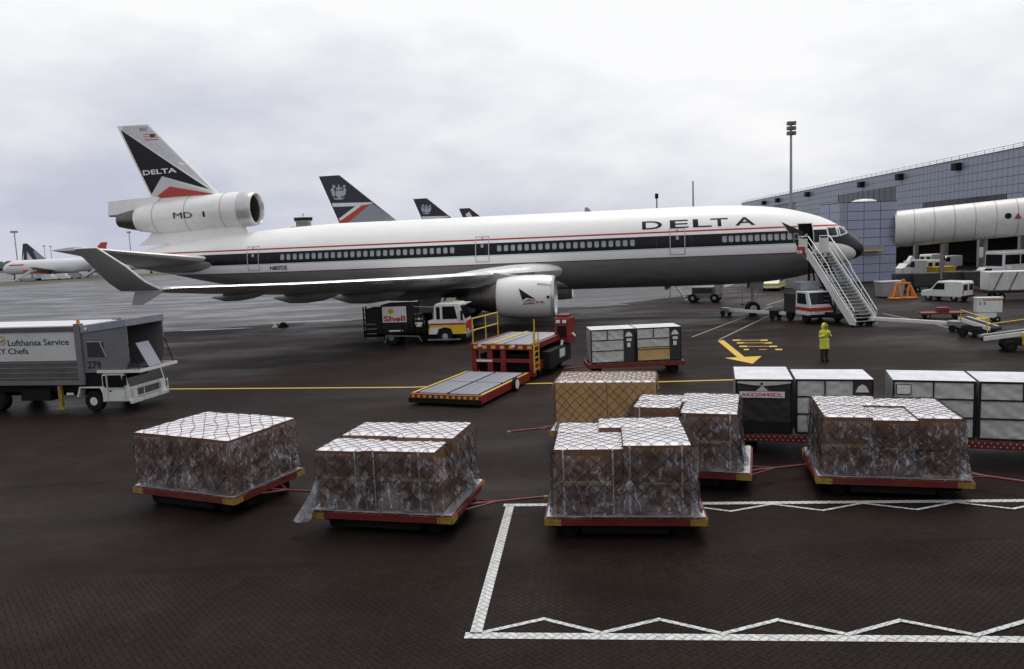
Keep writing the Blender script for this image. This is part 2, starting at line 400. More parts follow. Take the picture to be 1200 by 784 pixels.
# ---- paint
def paint_mat(name, c, joints=True, wear=.5):
    m, nt, bs = new_mat(name)
    w = ramp(nt, tex_noise(nt, 7, 8, .72), .5, .75) * wear; col = mixc(nt, w, c, (.05, .042, .038))
    if joints:
        msk, idv = herringbone(nt, .13)
        col = mixc(nt, idv * .3, col, tuple(q * .5 for q in c)); col = mixc(nt, msk.inv() * .62, col, (.035, .03, .028)); bump(nt, bs, msk, .5, .004)
    nt.links.new(col, bs.inputs['Base Color']); bs.inputs['Roughness'].default_value = .6; MATS[name] = m
paint_mat('paint_white', (.62, .63, .61), wear=.8); paint_mat('paint_yellow', (.62, .4, .03), joints=False, wear=.55); paint_mat('paint_faint', (.3, .31, .28), wear=.9)
def line(name, pts, w, m, label, z=.007, close=False):
    b = B()
    for p, q in zip(pts[:-1], pts[1:]):
        p, q = Vector((p[0], p[1], 0)), Vector((q[0], q[1], 0)); d = (q - p).normalized(); n = Vector((-d.y, d.x, 0)) * w/2; e = d * w * .35
        b.face([tuple(p - n - e + Vector((0,0,z))), tuple(q - n + e + Vector((0,0,z))), tuple(q + n + e + Vector((0,0,z))), tuple(p + n - e + Vector((0,0,z)))])
        z += .0012
    return tag(ob(name, b, m), label, kind='structure')
A0, B0, C0 = Vector((-.16,17.24,0)), Vector((-.77,11.29,0)), Vector((7.31,10.52,0))
ld = (C0 - B0).normalized(); lu = Vector((-ld.y, ld.x, 0)); D_ = (A0 - B0).dot(lu)
A0 = B0 + lu * D_
line('parking_line', [B0 - ld*.1, B0 + ld*14], .185, 'paint_white', 'white front line of the equipment parking box')
line('parking_line', [A0 - ld*.1, A0 + ld*20], .17, 'paint_white', 'white rear line of the equipment box beneath the dollies')
line('parking_line', [B0 + lu*.12, A0 - lu*.12], .19, 'paint_white', 'white side line closing the equipment parking box')
zz = []
for k in range(0, 15): zz.append(B0 + ld * (.12 + .925*k) + lu * (.10 if k % 2 == 0 else .54))
line('zigzag_marking', zz, .085, 'paint_white', 'white zigzag along the front line of the parking box', z=.009)
zz = []
for k in range(0, 19): zz.append(A0 + ld * (2.0 + .985*k) + lu * (-.1 if k % 2 == 0 else -.54))
line('zigzag_marking', zz, .075, 'paint_white', 'white zigzag along the rear line of the parking box', z=.009)
line('guide_line', [G(-60,457), G(200,456), G(480,454), G(630,449.5), G(780,447.5), G(870,445)], .19, 'paint_yellow', 'yellow guide line running behind the dollies')
line('stand_line', [G(811,395), G(870,372.5), G(905,359)], .12, 'paint_faint', 'faint pale line left of the yellow arrow')
line('stand_line', [G(843,398), G(880,380), G(912,365)], .12, 'paint_faint', 'faint pale line reaching the tail of the yellow arrow')
line('stand_line', [G(898,358), G(937,345)], .14, 'paint_faint', 'faint pale line under the forward fuselage')
line('stand_line', [G(690,371), G(850,370), G(890,367)], .12, 'paint_faint', 'faint line across the apron under the belly')
line('stand_line', [G(1035,367.5), G(1100,381), G(1160,397)], .14, 'paint_faint', 'faint pale line right of the boarding stairs')
line('taxi_line', [G(140,372.5), G(330,364), G(430,357.5)], .3, 'paint_yellow', 'thin yellow line across the taxiway behind the wing')
b = B(); z = .008          # yellow arrow
ar = [(841,399.3),(848,398.6),(872.5,418.2),(892.5,417.2),(882,426.2),(877.5,425.2),(849,419.3),(864,418.6)]
b.face([tuple(G(*p, z)) for p in ar]); tag(ob('painted_arrow', b, 'paint_yellow'), 'yellow painted arrow on the apron beside the marshaller', kind='structure')
b = B()                    # stencilled yellow lettering, too worn to read in the photograph: blocks of strokes
for y0, dx, on in ((398.7, 0, ((859,868),(868,892),(891,900))), (401.9, 5, ((859,868),(866,894),(891,900))), (405.9, 10, ((857,866),(866,892),(892,901))), (409.6, 14, ((858,864),(876,885),(895,903)))):
    for k, (x0, x1) in enumerate(on):
        th = .72 if k != 1 else .22
        b.face([tuple(G(x0+dx, y0+th, z)), tuple(G(x1+dx, y0+th-.2, z)), tuple(G(x1+dx-.8, y0-th-.2, z)), tuple(G(x0+dx-.8, y0-th, z))])
tag(ob('painted_lettering', b, 'paint_yellow'), 'worn yellow stencilled rows beside the painted arrow', kind='structure')

mat('puddle_water', (.012,.011,.011), .22, var=.1, spec=.3)
def puddle(px, py, sx, sy, seed, label):
    c = G(px, py); b = B(); pts = []
    for k in range(48):
        a = 2*PI*k/48; r_ = 1 + .5*noise.noise((cos(a)*1.3, sin(a)*1.3, seed)) + .25*noise.noise((cos(a)*4, sin(a)*4, seed+3)); pts.append((c.x + sx*r_*cos(a), c.y + sy*r_*sin(a), .0055))
    b.face(pts); tag(ob('puddle', b, 'puddle_water'), label, kind='structure')
puddle(375, 376, 5.0, .8, 3, 'wet patch on the apron behind the small chock')
puddle(250, 386, 3.2, .45, 8, 'wet patch on the apron below the wingtip')
puddle(690, 358, 3.5, 1.6, 5, 'wet patch beyond the engine')
puddle(120, 403, 3.0, .35, 11, 'wet patch behind the catering truck')
# ================================================================ the three-engined airliner
NOSE = Vector((26.385, 56.758, 0)); PSI = .154127
AX = Vector((-cos(PSI), sin(PSI), 0)); LAT = Vector((-sin(PSI), -cos(PSI), 0))
def aps(px, py, d):                 # pixel -> (distance aft of the nose, height) on a plane d metres to starboard
    r = ray(px, py); N = NOSE + LAT * d
    t = N.dot(LAT) / r.dot(LAT); P = r * t
    return (P - N).dot(AX), P.z + CAM_H
def pchip(xs, ys):
    xs, ys = np.array(xs, float), np.array(ys, float); h = np.diff(xs); d = np.diff(ys) / h; m = np.zeros(len(xs))
    m[1:-1] = [0 if d[i]*d[i+1] <= 0 else 3*(h[i]+h[i+1]) / ((2*h[i+1]+h[i])/d[i] + (h[i+1]+2*h[i])/d[i+1]) for i in range(len(d)-1)]
    m[0], m[-1] = d[0], d[-1]
    def f(x):
        i = int(min(max(np.searchsorted(xs, x) - 1, 0), len(h) - 1)); t = (x - xs[i]) / h[i]
        return (2*t**3-3*t*t+1)*ys[i] + (t**3-2*t*t+t)*h[i]*m[i] + (-2*t**3+3*t*t)*ys[i+1] + (t**3-t*t)*h[i]*m[i+1]
    return f
f_top = pchip([0,.12,.5,1,1.6,2.1,3,4,5.6,7.5,10,13,40,44,48,52,56,59,60.2], [4.62,5.02,5.5,5.92,6.36,6.68,7.16,7.5,7.92,8.2,8.36,8.4,8.4,8.26,8.02,7.72,7.3,6.75,6.35])
f_bot = pchip([0,.12,.5,1,1.6,2.1,3,4,5.6,7.5,10,40,43,46,49,52.5,56,59,60.2], [4.62,4.33,4.08,3.9,3.72,3.56,3.2,2.95,2.66,2.47,2.38,2.38,2.5,2.85,3.35,4.02,4.78,5.4,5.85])
f_wid = pchip([0,.12,.5,1,1.6,2.1,3,4,5.6,7.5,10,40,44,47,50,53,56,58.5,60.2], [.0,.42,.9,1.33,1.75,2.02,2.38,2.62,2.83,2.95,3.01,3.01,2.92,2.7,2.35,1.9,1.4,.9,.35])
f_mid = pchip([0,1,2,4,8,40,46,52,56,60.2], [4.62,4.78,4.95,5.2,5.39,5.39,5.55,5.85,6.05,6.1])
def f_y(s, z):
    zm = f_mid(s); hh = (f_top(s) - zm) if z > zm else (zm - f_bot(s)); q = max(0, 1 - ((z - zm) / max(hh, 1e-3))**2); return f_wid(s) * math.sqrt(q)
def fhit(px, py):                    # pixel -> (s, y, z) on the starboard skin
    d = 2.6
    for _ in range(25):
        s, z = aps(px, py, d); d = .5*d + .5*f_y(min(max(s, .02), 60), z)
    return s, d, z
def fuselage_mat():
    m, nt, bs = new_mat('fuselage_livery')
    t = nt.nodes.new('ShaderNodeTexCoord'); sp = nt.nodes.new('ShaderNodeSeparateXYZ'); nt.links.new(t.outputs['Object'], sp.inputs[0])
    s, z = X(nt, sp.outputs[0]), X(nt, sp.outputs[2])
    zz = z + (s - 30) * .0          # paint lines run level
    W, BK, RD, GR = (.87,.86,.83), (.006,.006,.007), (.42,.035,.02), (.21,.208,.21)
    band = lambda a, c: zz.gt(a) * zz.lt(c)
    streak = ramp(nt, tex_noise(nt, 1.2, 6, .65, mapscale=(.35, 1, 1.6)), .35, .7)
    col = mixc(nt, zz.lt(4.7), mixc(nt, streak * .12, W, (.5,.48,.44)), mixc(nt, streak, GR, tuple(q*.72 for q in GR)))
    col = mixc(nt, band(6.47, 6.59), col, RD)
    col = mixc(nt, band(5.36, 6.26), col, BK)
    col = mixc(nt, band(5.28, 5.33), col, (.35,.55,.62))
    col = mixc(nt, band(4.62, 4.7), col, (.16,.06,.05))
    # nose: black radome that sweeps down in front of a white cheek
    ex = (s - 3.25) / 2.4; ez = (z - 4.32) / .95
    ell = (ex * ex + ez * ez).lt(1.0)
    fr = s.lt(2.6) * z.lt(5.95) * z.gt(3.4) * ell.inv()
    nz = mixc(nt, fr, col, BK); nz = mixc(nt, ell * s.lt(3.4) * z.gt(3.75), nz, W)
    # panel seams every few metres
    fs = (s / 2.54).mod(1.0); seam = fs.lt(.006) * s.gt(4.0) * .25
    out = mixc(nt, seam, nz, (.35, .34, .32))
    nt.links.new(out, bs.inputs['Base Color']); bs.inputs['Specular IOR Level'].default_value = .22
    nt.links.new((streak * .12 + .28).v, bs.inputs['Roughness']); MATS['fuselage_livery'] = m
fuselage_mat()
air = thing('airliner', 'white three-engined airliner with black and red stripe parked across the apron', 'airliner', NOSE, PI - PSI)
ss = [.0,.05,.12,.25,.4,.6,.8,1,1.3,1.6,2.1,2.6,3.2,4,4.8,5.6,6.5,7.5,8.7,10,12] + list(np.arange(14, 40.1, 2)) + list(np.arange(41, 60.1, 1.0)) + [60.2]
rings = []
for s in ss:
    zm, w = f_mid(s), max(f_wid(s), .01); rg = []
    for k in range(56):
        a = 2*PI*k/56; hh = (f_top(s) - zm) if sin(a) >= 0 else (zm - f_bot(s)); rg.append((s, w*cos(a), zm + max(hh, .01)*sin(a)))
    rings.append(rg)
fus = ob('fuselage', B().loft(rings), ['fuselage_livery', 'black'], air, smooth=50)
# open forward doorway: a real pocket cut into the skin
d1 = fhit(945, 285); D1S = d1[0]; D1Z0, D1Z1 = 4.72, 6.72
ct = bpy.data.objects.new('cut', bpy.data.meshes.new('cut')); bb = B(); bb.box(D1S-.5, D1S+.5, 1.9, 4, D1Z0, D1Z1); ct.data.from_pydata(bb.v, [], bb.f); ct.data.materials.append(MATS['black']); COL.objects.link(ct); ct.matrix_world = Matrix.Translation(NOSE) @ Matrix.Rotation(PI - PSI, 4, 'Z')
md = fus.modifiers.new('doorway', 'BOOLEAN'); md.operation = 'DIFFERENCE'; md.object = ct; md.solver = 'EXACT'; md.material_mode = 'TRANSFER'
bpy.context.view_layer.update(); dg = bpy.context.evaluated_depsgraph_get(); nm = bpy.data.meshes.new_from_object(fus.evaluated_get(dg)); fus.modifiers.clear(); fus.data = nm; bpy.data.objects.remove(ct)

def skin_poly(name, pts, m, parent=air, off=.012, n=6):   # polygon (s,z) laid on the starboard skin
    bm = bmesh.new(); f = bm.faces.new([bm.verts.new((p[0], 0, p[1])) for p in pts]); bmesh.ops.triangulate(bm, faces=bm.faces)
    zs = [p[1] for p in pts]; xs = [p[0] for p in pts]
    for lo, hi, no in ((min(zs), max(zs), (0,0,1)), (min(xs), max(xs), (1,0,0))):
        for i in range(1, n):
            c = lo + (hi-lo)*i/n; bmesh.ops.bisect_plane(bm, geom=bm.verts[:]+bm.edges[:]+bm.faces[:], plane_co=(c,0,c), plane_no=no)
    bm.verts.index_update(); b = B(); b.v = [(v.co.x, f_y(v.co.x, v.co.z) + off, v.co.z) for v in bm.verts]; b.f = [tuple(v.index for v in q.verts) for q in bm.faces]; b.m = [0]*len(b.f); bm.free()
    return ob(name, b, m, parent)
def skin_frame(name, s0, s1, z0, z1, w, m, parent=air, off=.014):
    b = B()
    for a in ((s0, s0+w, z0, z1), (s1-w, s1, z0, z1), (s0+w, s1-w, z0, z0+w), (s0+w, s1-w, z1-w, z1)):
        for k in range(8):
            za, zb = a[2] + (a[3]-a[2])*k/8, a[2] + (a[3]-a[2])*(k+1)/8
            b.face([(x, f_y(x, z)+off, z) for x, z in ((a[0],za),(a[1],za),(a[1],zb),(a[0],zb))])
    return ob(name, b, m, parent)
mat('door_line', (.5,.5,.47), .4); mat('door_seam', (.12,.12,.12), .5)
for (px0, px1, py) in ((289.5,303,304), (557,573,293), (785,803,288)):
    s0 = fhit(px1, py)[0]; s1 = fhit(px0, py)[0]
    d = skin_frame('door', s0, s1, 4.86, 6.78, .05, 'door_line')
    skin_frame('door_seam', s0-.012, s1+.012, 4.848, 6.792, .012, 'door_seam', d, .013)
    skin_poly('door_window', [((s0+s1)/2-.1, 5.95), ((s0+s1)/2+.1, 5.95), ((s0+s1)/2+.1, 6.2), ((s0+s1)/2-.1, 6.2)], 'window_pane', d, .014, 2)
    skin_poly('door_lamp', [((s0+s1)/2-.07, 6.6), ((s0+s1)/2+.07, 6.6), ((s0+s1)/2+.07, 6.72), ((s0+s1)/2-.07, 6.72)], 'dull_metal', d, .018, 2)
skin_frame('doorway_frame', D1S-.56, D1S+.56, D1Z0-.06, D1Z1+.06, .06, 'door_line')
# passenger windows, each one a rim with a shaded pane
wb = B(); hw, hh_ = .135, .2
def rr(hw, hh, y, n=4, r=.11):
    return [(sx*(hw-r) + r*cos(a), y, sz*(hh-r) + r*sin(a)) for sx, sz, a0 in ((1,1,0),(-1,1,90),(-1,-1,180),(1,-1,270)) for a in [R(a0 + 90*k/n) for k in range(n+1)]]
o_, i_ = rr(hw+.03, hh_+.03, 0), rr(hw, hh_, .004); i2 = rr(hw-.012, hh_-.012, -.03, 4, .1)
wb.loft([o_, i_], False); wb.mi(1); wb.loft([i_, i2], False); wb.face(i2)
win = None
for a, c, n in ((fhit(331,302), fhit(530,292), 27), (fhit(585,288), fhit(741,283), 20), (fhit(849,281), fhit(933,278.4), 12)):
    for k in range(n):
        s = a[0] + (c[0]-a[0])*k/(n-1); z = 5.84; y = f_y(s, z) + .036
        sl = math.atan2(f_y(s, z-.1) - f_y(s, z+.1), .2); yaw = math.atan2(f_y(s-.2, z) - f_y(s+.2, z), .4)
        if win is None: win = ob('window', wb, ['dull_metal', 'window_pane'], air); o = win
        else: o = copy_part(win, air)
        o.location = (s, y, z); o.rotation_euler = (sl, 0, -yaw)
# cockpit windows
for q in (((968.8,266.3),(979.2,265.6),(982.2,276.2),(970.6,277.4)), ((981.4,265.3),(988.4,265.6),(992.2,272.6),(984.6,275.9))):
    fr = [fhit(*p) for p in q]; c = (sum(p[0] for p in fr)/4, sum(p[2] for p in fr)/4)
    o = skin_poly('cockpit_window_frame', [(c[0] + (p[0]-c[0])*1.14, c[1] + (p[2]-c[1])*1.14) for p in fr], 'bridge_white', off=.015)
    skin_poly('pane', [(c[0] + (p[0]-c[0])*.84, c[1] + (p[2]-c[1])*.84) for p in fr], 'dark_glass', o, off=.03)
b = B(); fw_ = B()
for sg in (1, -1):                        # forward windscreens over the nose
    pts = [(1.25, .12), (1.25, 1.12), (2.0, 1.35), (2.05, .12)]
    b.face([(s, sg*y, f_mid(s) + (f_top(s)-f_mid(s))*math.sqrt(max(0, 1-(y/f_wid(s))**2)) + .03) for s, y in pts])
ob('windscreen', b, 'dark_glass', air)
# widget by the forward door and fuselage titles
mat('trim_white', (.78,.78,.75), .3)
p3 = lambda *q: [(fhit(*p)[0], fhit(*p)[2]) for p in q]
skin_poly('emblem_edge', p3((914.6,259.6),(917.5,260.0),(944.0,305.5),(933.4,287.5)), 'trim_white', off=.02)
skin_poly('emblem', p3((915.8,260.2),(941,271.5),(941,289),(934.5,289)), 'livery_black', off=.026)
b = skin_poly('emblem_red', p3((938.5,286.2),(944,286.4),(944,290.6),(936.8,290.6)), 'livery_red', off=.05)
ta, tb = fhit(752.6, 268.3), fhit(885.2, 264.0); tt = fhit(818, 256.7)[2]; tz0 = fhit(818, 266.2)[2]
WL = {'D': (0,.18), 'E': (.25,.415), 'L': (.455,.62), 'T': (.612,.765), 'A': (.825,1.0)}
strokes = {}
def title(letter, x0, x1):
    def fn(x, y):
        s = ta[0] + (tb[0]-ta[0])*(x0 + (x1-x0)*x); z = tz0 + (tt-tz0)*y; return (s, f_y(s, z) + .02, z)
    text_map('title_letter', letter, fn, 'livery_black', air, .012, slices=6)
for c, (x0, x1) in WL.items(): title(c, x0, x1)
rg0, rg1 = fhit(316.5, 313), fhit(336.5, 313)
text_map('registration', 'N807DE', lambda x, y: (rg0[0] + (rg1[0]-rg0[0])*x, f_y(rg0[0] + (rg1[0]-rg0[0])*x, 4.84+.34*y)+.025, 4.84+.34*y), 'text_black', air, .02, slices=3)
# belly fairing round the wing root
rings = []
for s, w, zt, zb in ((21.0,.6,2.8,2.46),(22.0,1.5,3.3,2.42),(22.9,2.4,3.75,2.36),(24.0,2.95,4.0,2.26),(25.6,3.2,4.05,2.12),(28,3.4,4.0,2.06),(31,3.45,3.9,2.05),(35,3.3,3.7,2.1),(38,2.6,3.4,2.25),(40.5,.6,3.0,2.6)):
    rings.append([(s, w*cos(a), (zt+zb)/2 + (zt-zb)/2*sin(a)*(1 if abs(sin(a)) > 0 else 1)) for a in [2*PI*k/32 for k in range(32)]])
ob('wing_root_fairing', B().loft(rings), 'aircraft_grey', air, smooth=50)

def foil(n=12):                 # unit section: x 0 (leading edge) .. 1, thickness 1
    xs = [(1-cos(PI*k/n))/2 for k in range(n+1)]; t = lambda x: 5*(.2969*math.sqrt(x)-.126*x-.3516*x*x+.2843*x**3-.1036*x**4)
    return [(x, t(x)) for x in xs[::-1]] + [(x, -t(x)) for x in xs[1:-1]]
FO = foil()
def wing(sections, name, m, parent, sgn=1, smooth=40):    # section: (y, s_le, chord, z_le, twist(z drop over chord), thickness)
    rg = []
    for y, sl, c, z, dz, th in sections:
        rg.append([(sl + c*x, sgn*y, z - dz*x + th*t) for x, t in FO])
    return ob(name, B().loft(rg), m, parent, smooth=smooth)
mat('wing_upper', (.66,.66,.65), .34, metal=.0, var=.1, vs=.6, dirt=.1)
mat('slat_metal', (.82,.82,.81), .3, metal=.7, var=.06, vs=1.5)
WS = [(2.4,22.0,13.6,4.05,1.1,1.7),(5,24.0,11.4,4.05,.95,1.35),(9,27.0,8.6,4.1,1.05,.78),(14,31.0,6.6,4.2,.8,.52),(20,35.7,4.6,4.38,.42,.33),(25.3,39.9,2.75,4.62,.08,.2)]
for sg in (1, -1):
    w = wing(WS, 'wing', 'wing_upper', air, sg)
    # bright metal slats along the leading edge, one per bay
    for (i0, i1, t0, t1) in ((1,2,0,.88),(2,3,.12,1),(3,4,0,1),(4,5,0,1)):
        rg = []
        for t in (t0, t1):
            a, c = WS[i0], WS[i1]; q = [a[k] + (c[k]-a[k])*t for k in range(6)]
            sec = [(x, tt_) for x, tt_ in FO if x < .14]
            # only the rounded front, blown up by a centimetre
            rg.append([(q[1] - .015 + q[2]*x, sg*q[0], q[3] - q[4]*x + (q[5] + .03)*tt_) for x, tt_ in sec])
        ob('slat', B().loft(rg, cap=False, closed=False), 'slat_metal', w, smooth=60)
    for y, L_, hgt_ in ((6.2, 6.5, .62), (11.0, 5.2, .52), (15.6, 4.4, .42), (19.6, 3.4, .3)):     # flap track fairings
        q = None
        for a, c in zip(WS[:-1], WS[1:]):
            if a[0] <= y <= c[0]: t = (y-a[0])/(c[0]-a[0]); q = [a[k]+(c[k]-a[k])*t for k in range(6)]
        se = q[1] + q[2] + .9; z0 = q[3] - q[4]*.85 + .12; rg = []
        for u, k in ((0,.04),(.08,.42),(.25,.85),(.5,1),(.75,.8),(.92,.4),(1,.05)):
            rg.append([(se - L_*(1-u), sg*(y + .3*k*cos(a)), z0 - hgt_*.55*(1 if u < .8 else .6) - .25*u + hgt_*k*sin(a)) for a in [2*PI*j/14 for j in range(14)]])
        ob('flap_fairing', B().loft(rg), 'aircraft_grey', w, smooth=50)
    # winglet: tall grey blade above, small one below
    rg = []
    for z, y, s0, c, th in ((4.55,25.3,40.4,2.15,.18),(5.0,25.75,40.9,1.95,.15),(5.8,26.1,41.6,1.75,.12),(6.72,26.45,42.78,1.18,.06)):
        rg.append([(s0 + c*x, sg*(y + th*t), z) for x, t in FO])
    wl = ob('winglet', B().loft(rg), 'winglet_grey', air, smooth=40)
    ob('winglet_edge', B().tube([(40.38,sg*25.3,4.58),(40.88,sg*25.75,5.0),(41.58,sg*26.1,5.8),(42.76,sg*26.45,6.74),(43.96,sg*26.45,6.74)], .045, 6), 'trim_white', wl, smooth=60)
    rg = [[(s0 + c*x, sg*(y + th*t), z) for x, t in FO] for z, y, s0, c, th in ((4.5,25.4,40.1,1.6,.14),(4.1,25.65,40.7,1.0,.08),(3.85,25.8,41.1,.55,.04))]
    ob('lower_winglet', B().loft(rg), 'winglet_grey', air, smooth=40)
    ob('navigation_light', B().lathe([(-.12,.02),(0,.09),(.35,.11),(.5,.02)], (39.85, sg*25.25, 4.58), 'x', 10), 'polished_metal', wl, smooth=60)
    # under-wing engine
    ey, ez = sg*8.15, 2.47
    e = ob('engine_cowl', B().lathe([(22.5,1.2),(22.36,1.28),(22.3,1.33),(22.33,1.38),(22.5,1.43),(23.2,1.49),(24.4,1.5),(25.4,1.44),(26.2,1.33),(26.25,1.28),(26.2,1.2)], (0,ey,ez), 'x', 40), 'aircraft_white', air, smooth=60)
    ob('inlet_lip', B().lathe([(22.75,1.17),(22.42,1.24),(22.28,1.33),(22.3,1.385),(22.52,1.445)], (0,ey,ez), 'x', 56), 'wing_metal', e, smooth=60)
    ob('fan', B().lathe([(23.4,.02),(23.3,.3),(23.7,.4),(23.72,1.2),(22.7,1.19)], (0,ey,ez), 'x', 40), 'chassis_black', e, smooth=40)
    ob('core_exhaust', B().lathe([(25.6,1.2),(26.3,1.12),(27.3,.9),(28.3,.66),(28.32,.6),(28.0,.5),(28.4,.4),(29.2,.05)], (0,ey,ez), 'x', 32), 'exhaust_metal', e, smooth=50)
    rg = [[(s0 + c*x, ey + th*t, z) for x, t in FO] for z, s0, c, th in ((3.2,23.6,7.6,.5),(3.95,24.9,7.2,.5),(4.2,26.2,6.4,.45))]
    ob('pylon', B().loft(rg), 'aircraft_grey', e, smooth=40)
    if sg == 1:
        def cowl(px, py):
            d = 9.5
            for _ in range(25):
                s, z = aps(px, py, d); d = .5*d + .5*(8.15 + math.sqrt(max(0, 1.53**2 - (z-ez)**2)))
            return s, z
        def cpoly(name, px, m, off=.0):
            pts = [cowl(*p) for p in px]; bm = bmesh.new(); bm.faces.new([bm.verts.new((p[0],0,p[1])) for p in pts]); bmesh.ops.triangulate(bm, faces=bm.faces)
            zs = [p[1] for p in pts]
            for i in range(1, 6): bmesh.ops.bisect_plane(bm, geom=bm.verts[:]+bm.edges[:]+bm.faces[:], plane_co=(0,0,min(zs)+(max(zs)-min(zs))*i/6), plane_no=(0,0,1))
            bm.verts.index_update(); q = B(); q.v = [(v.co.x, 8.15 + math.sqrt((1.515+off)**2-(v.co.z-ez)**2), v.co.z) for v in bm.verts]; q.f = [tuple(v.index for v in f.verts) for f in bm.faces]; q.m = [0]*len(q.f); bm.free(); ob(name, q, m, e)
        cpoly('emblem', ((607.8,337.8),(628.3,351.2),(620.5,349.2),(617.0,348.8),(612.2,351.8)), 'livery_black')
        cpoly('emblem_red', ((612.8,353.6),(619.5,350.6),(630.2,353.2),(620,352.6)), 'livery_red')
        a_, c_ = cowl(613.5,357.2), cowl(638.2,354.8)
        text_map('title', 'DELTA', lambda x, y: (a_[0]+(c_[0]-a_[0])*x, 8.15+math.sqrt(1.52**2-(a_[1]+.13*y+(c_[1]-a_[1])*x-ez)**2), a_[1]+(c_[1]-a_[1])*x+.14*y), 'livery_black', e, .02, slices=2)
        cpoly('strake', ((629.5,331.4),(647.3,333.2),(647.3,334.4),(629.8,333.2)), 'dull_metal', .02)
        cpoly('access_port', [(642.2+1.7*cos(k*.7854), 348.0+1.9*sin(k*.7854)) for k in range(8)], 'black', .01)
# ---- tail engine, fin, tailplane
te = ob('tail_engine_cowl', B().lathe([(48.7,1.44),(49.5,1.475),(51,1.5),(54,1.49),(56.2,1.36),(57.6,1.16),(58.35,1.02),(58.4,.96),(58.2,.85)], (0,0,9.92), 'x', 44), 'aircraft_white', air, smooth=60)
for v in te.data.vertices: v.co.z -= max(0, (v.co.x - 49) * .045)
ob('inlet_lip', B().lathe([(48.05,1.13),(47.8,1.18),(47.66,1.25),(47.7,1.31),(47.95,1.385),(48.35,1.43),(48.85,1.462)], (0,0,9.92), 'x', 64), 'wing_metal', te, smooth=60)
ob('intake_duct', B().lathe([(48.03,1.132),(48.4,1.08),(50.0,.98),(51.5,.9),(51.55,.02)], (0,0,9.92), 'x', 48), 'exhaust_metal', te, smooth=50)
x_ = B().lathe([(58.0,.96),(58.4,.93),(59.5,.74),(60.25,.56),(60.26,.5),(59.6,.45),(59.5,.05)], (0,0,9.48), 'x', 32)
ob('exhaust_nozzle', x_, 'exhaust_metal', te, smooth=50)
for xs in (50.2, 53.4, 56.4):
    dz = max(0, (xs-49)*.045); rr_ = 1.515 if xs < 55 else 1.36
    ob('cowl_seam', B().lathe([(xs-.015,rr_-.05),(xs-.015,rr_-.002),(xs+.015,rr_-.002),(xs+.015,rr_-.05)], (0,0,9.92-dz), 'x', 44), 'bridge_seam', te, smooth=60)
def teh(px, py):
    d = 1.4
    for _ in range(25):
        s, z = aps(px, py, d); zc = 9.92 - max(0, (s-49)*.045); d = .5*d + .5*math.sqrt(max(0, 1.52**2-(z-zc)**2))
    return s, z
def te_text(body, x0, x1, y0, y1):
    a, c = teh(x0, y1), teh(x1, y1); zt = teh((x0+x1)/2, y0)[1] - teh((x0+x1)/2, y1)[1]
    def fn(x, y):
        s = a[0]+(c[0]-a[0])*x; z = a[1]+(c[1]-a[1])*x + zt*y; zc = 9.92 - max(0, (s-49)*.045); return (s, math.sqrt(max(.01, 1.545**2-(z-zc)**2)), z)
    text_map('title', body, fn, 'livery_black', te, .0, slices=3)
te_text('M', 203.5, 213.8, 249.0, 256.0); te_text('D', 215.6, 225.5, 248.6, 255.4); te_text('1', 238.2, 240.4, 247.6, 254.2)
rg = [[(s0 + c*x, th*t, z) for x, t in FO] for z, s0, c, th in ((7.3,48.2,10.5,1.5),(7.9,48.6,9.2,1.3),(8.7,48.9,8.2,1.3))]
ob('tail_engine_pylon', B().loft(rg), 'aircraft_white', te, smooth=40)
FT = lambda z: .95 - (z - 10.2) * .085         # fin thickness
le = lambda z: 51.14 + (z-11.53)*(56.68-51.14)/(17.33-11.53); tr = lambda z: 57.15 + (z-11.34)*(59.68-57.15)/(17.38-11.34)
rg = []
for z in (10.4, 11.3, 13, 15, 17.1, 17.36):
    c = tr(z) - le(z); rg.append([(le(z) + c*x, max(.05, FT(z) if z < 17.2 else .12)*t, z) for x, t in FO])
fin = ob('fin', B().loft(rg), 'aircraft_white', air, smooth=40)
b = B(); b.prism([(56.2,11.3),(57.2,11.36),(61.05,11.18),(61.2,9.95),(59.6,9.95),(57,10.1)], 'y', -.2, .2)
ob('rudder_base', b, 'aircraft_white', air, bevel=.05)
b = B(); b.prism([(61.2,9.94),(59.6,9.94),(59.75,9.75),(61.1,9.84)], 'y', -.12, .12); ob('rudder_fairing', b, 'exhaust_metal', air)
def fin_y(s, z):
    c = tr(z) - le(z); x = min(.999, max(.001, (s - le(z)) / c)); t = 5*(.2969*math.sqrt(x)-.126*x-.3516*x*x+.2843*x**3-.1036*x**4); return max(.05, FT(z))*t
def fz(q): return aps(120 + q[0]/7.843, 140 + q[1]/7.843, .3)
def fin_poly(name, q, m, off=.015, n=8):
    pts = [fz(p) for p in q]; bm = bmesh.new(); bm.faces.new([bm.verts.new((p[0],0,p[1])) for p in pts]); bmesh.ops.triangulate(bm, faces=bm.faces)
    for ax_, no in ((0,(1,0,0)),(1,(0,0,1))):
        lo, hi = min(p[ax_] for p in pts), max(p[ax_] for p in pts)
        for i in range(1, n): c = lo+(hi-lo)*i/n; bmesh.ops.bisect_plane(bm, geom=bm.verts[:]+bm.edges[:]+bm.faces[:], plane_co=(c,0,c), plane_no=no)
    bm.verts.index_update(); b = B(); b.v = [(v.co.x, fin_y(v.co.x, v.co.z)+off, v.co.z) for v in bm.verts]; b.f = [tuple(v.index for v in f.verts) for f in bm.faces]; b.m = [0]*len(b.f); bm.free()
    return ob(name, b, m, fin)
mat('fin_grey', (.56,.56,.57), .35, var=.06)
fin_poly('fin_panel', ((175,62),(400,48),(985,622),(160,92)), 'fin_grey', .03)
fin_poly('fin_panel', ((545,528),(960,660),(1040,690),(440,715),(450,690)), 'fin_grey', .03)
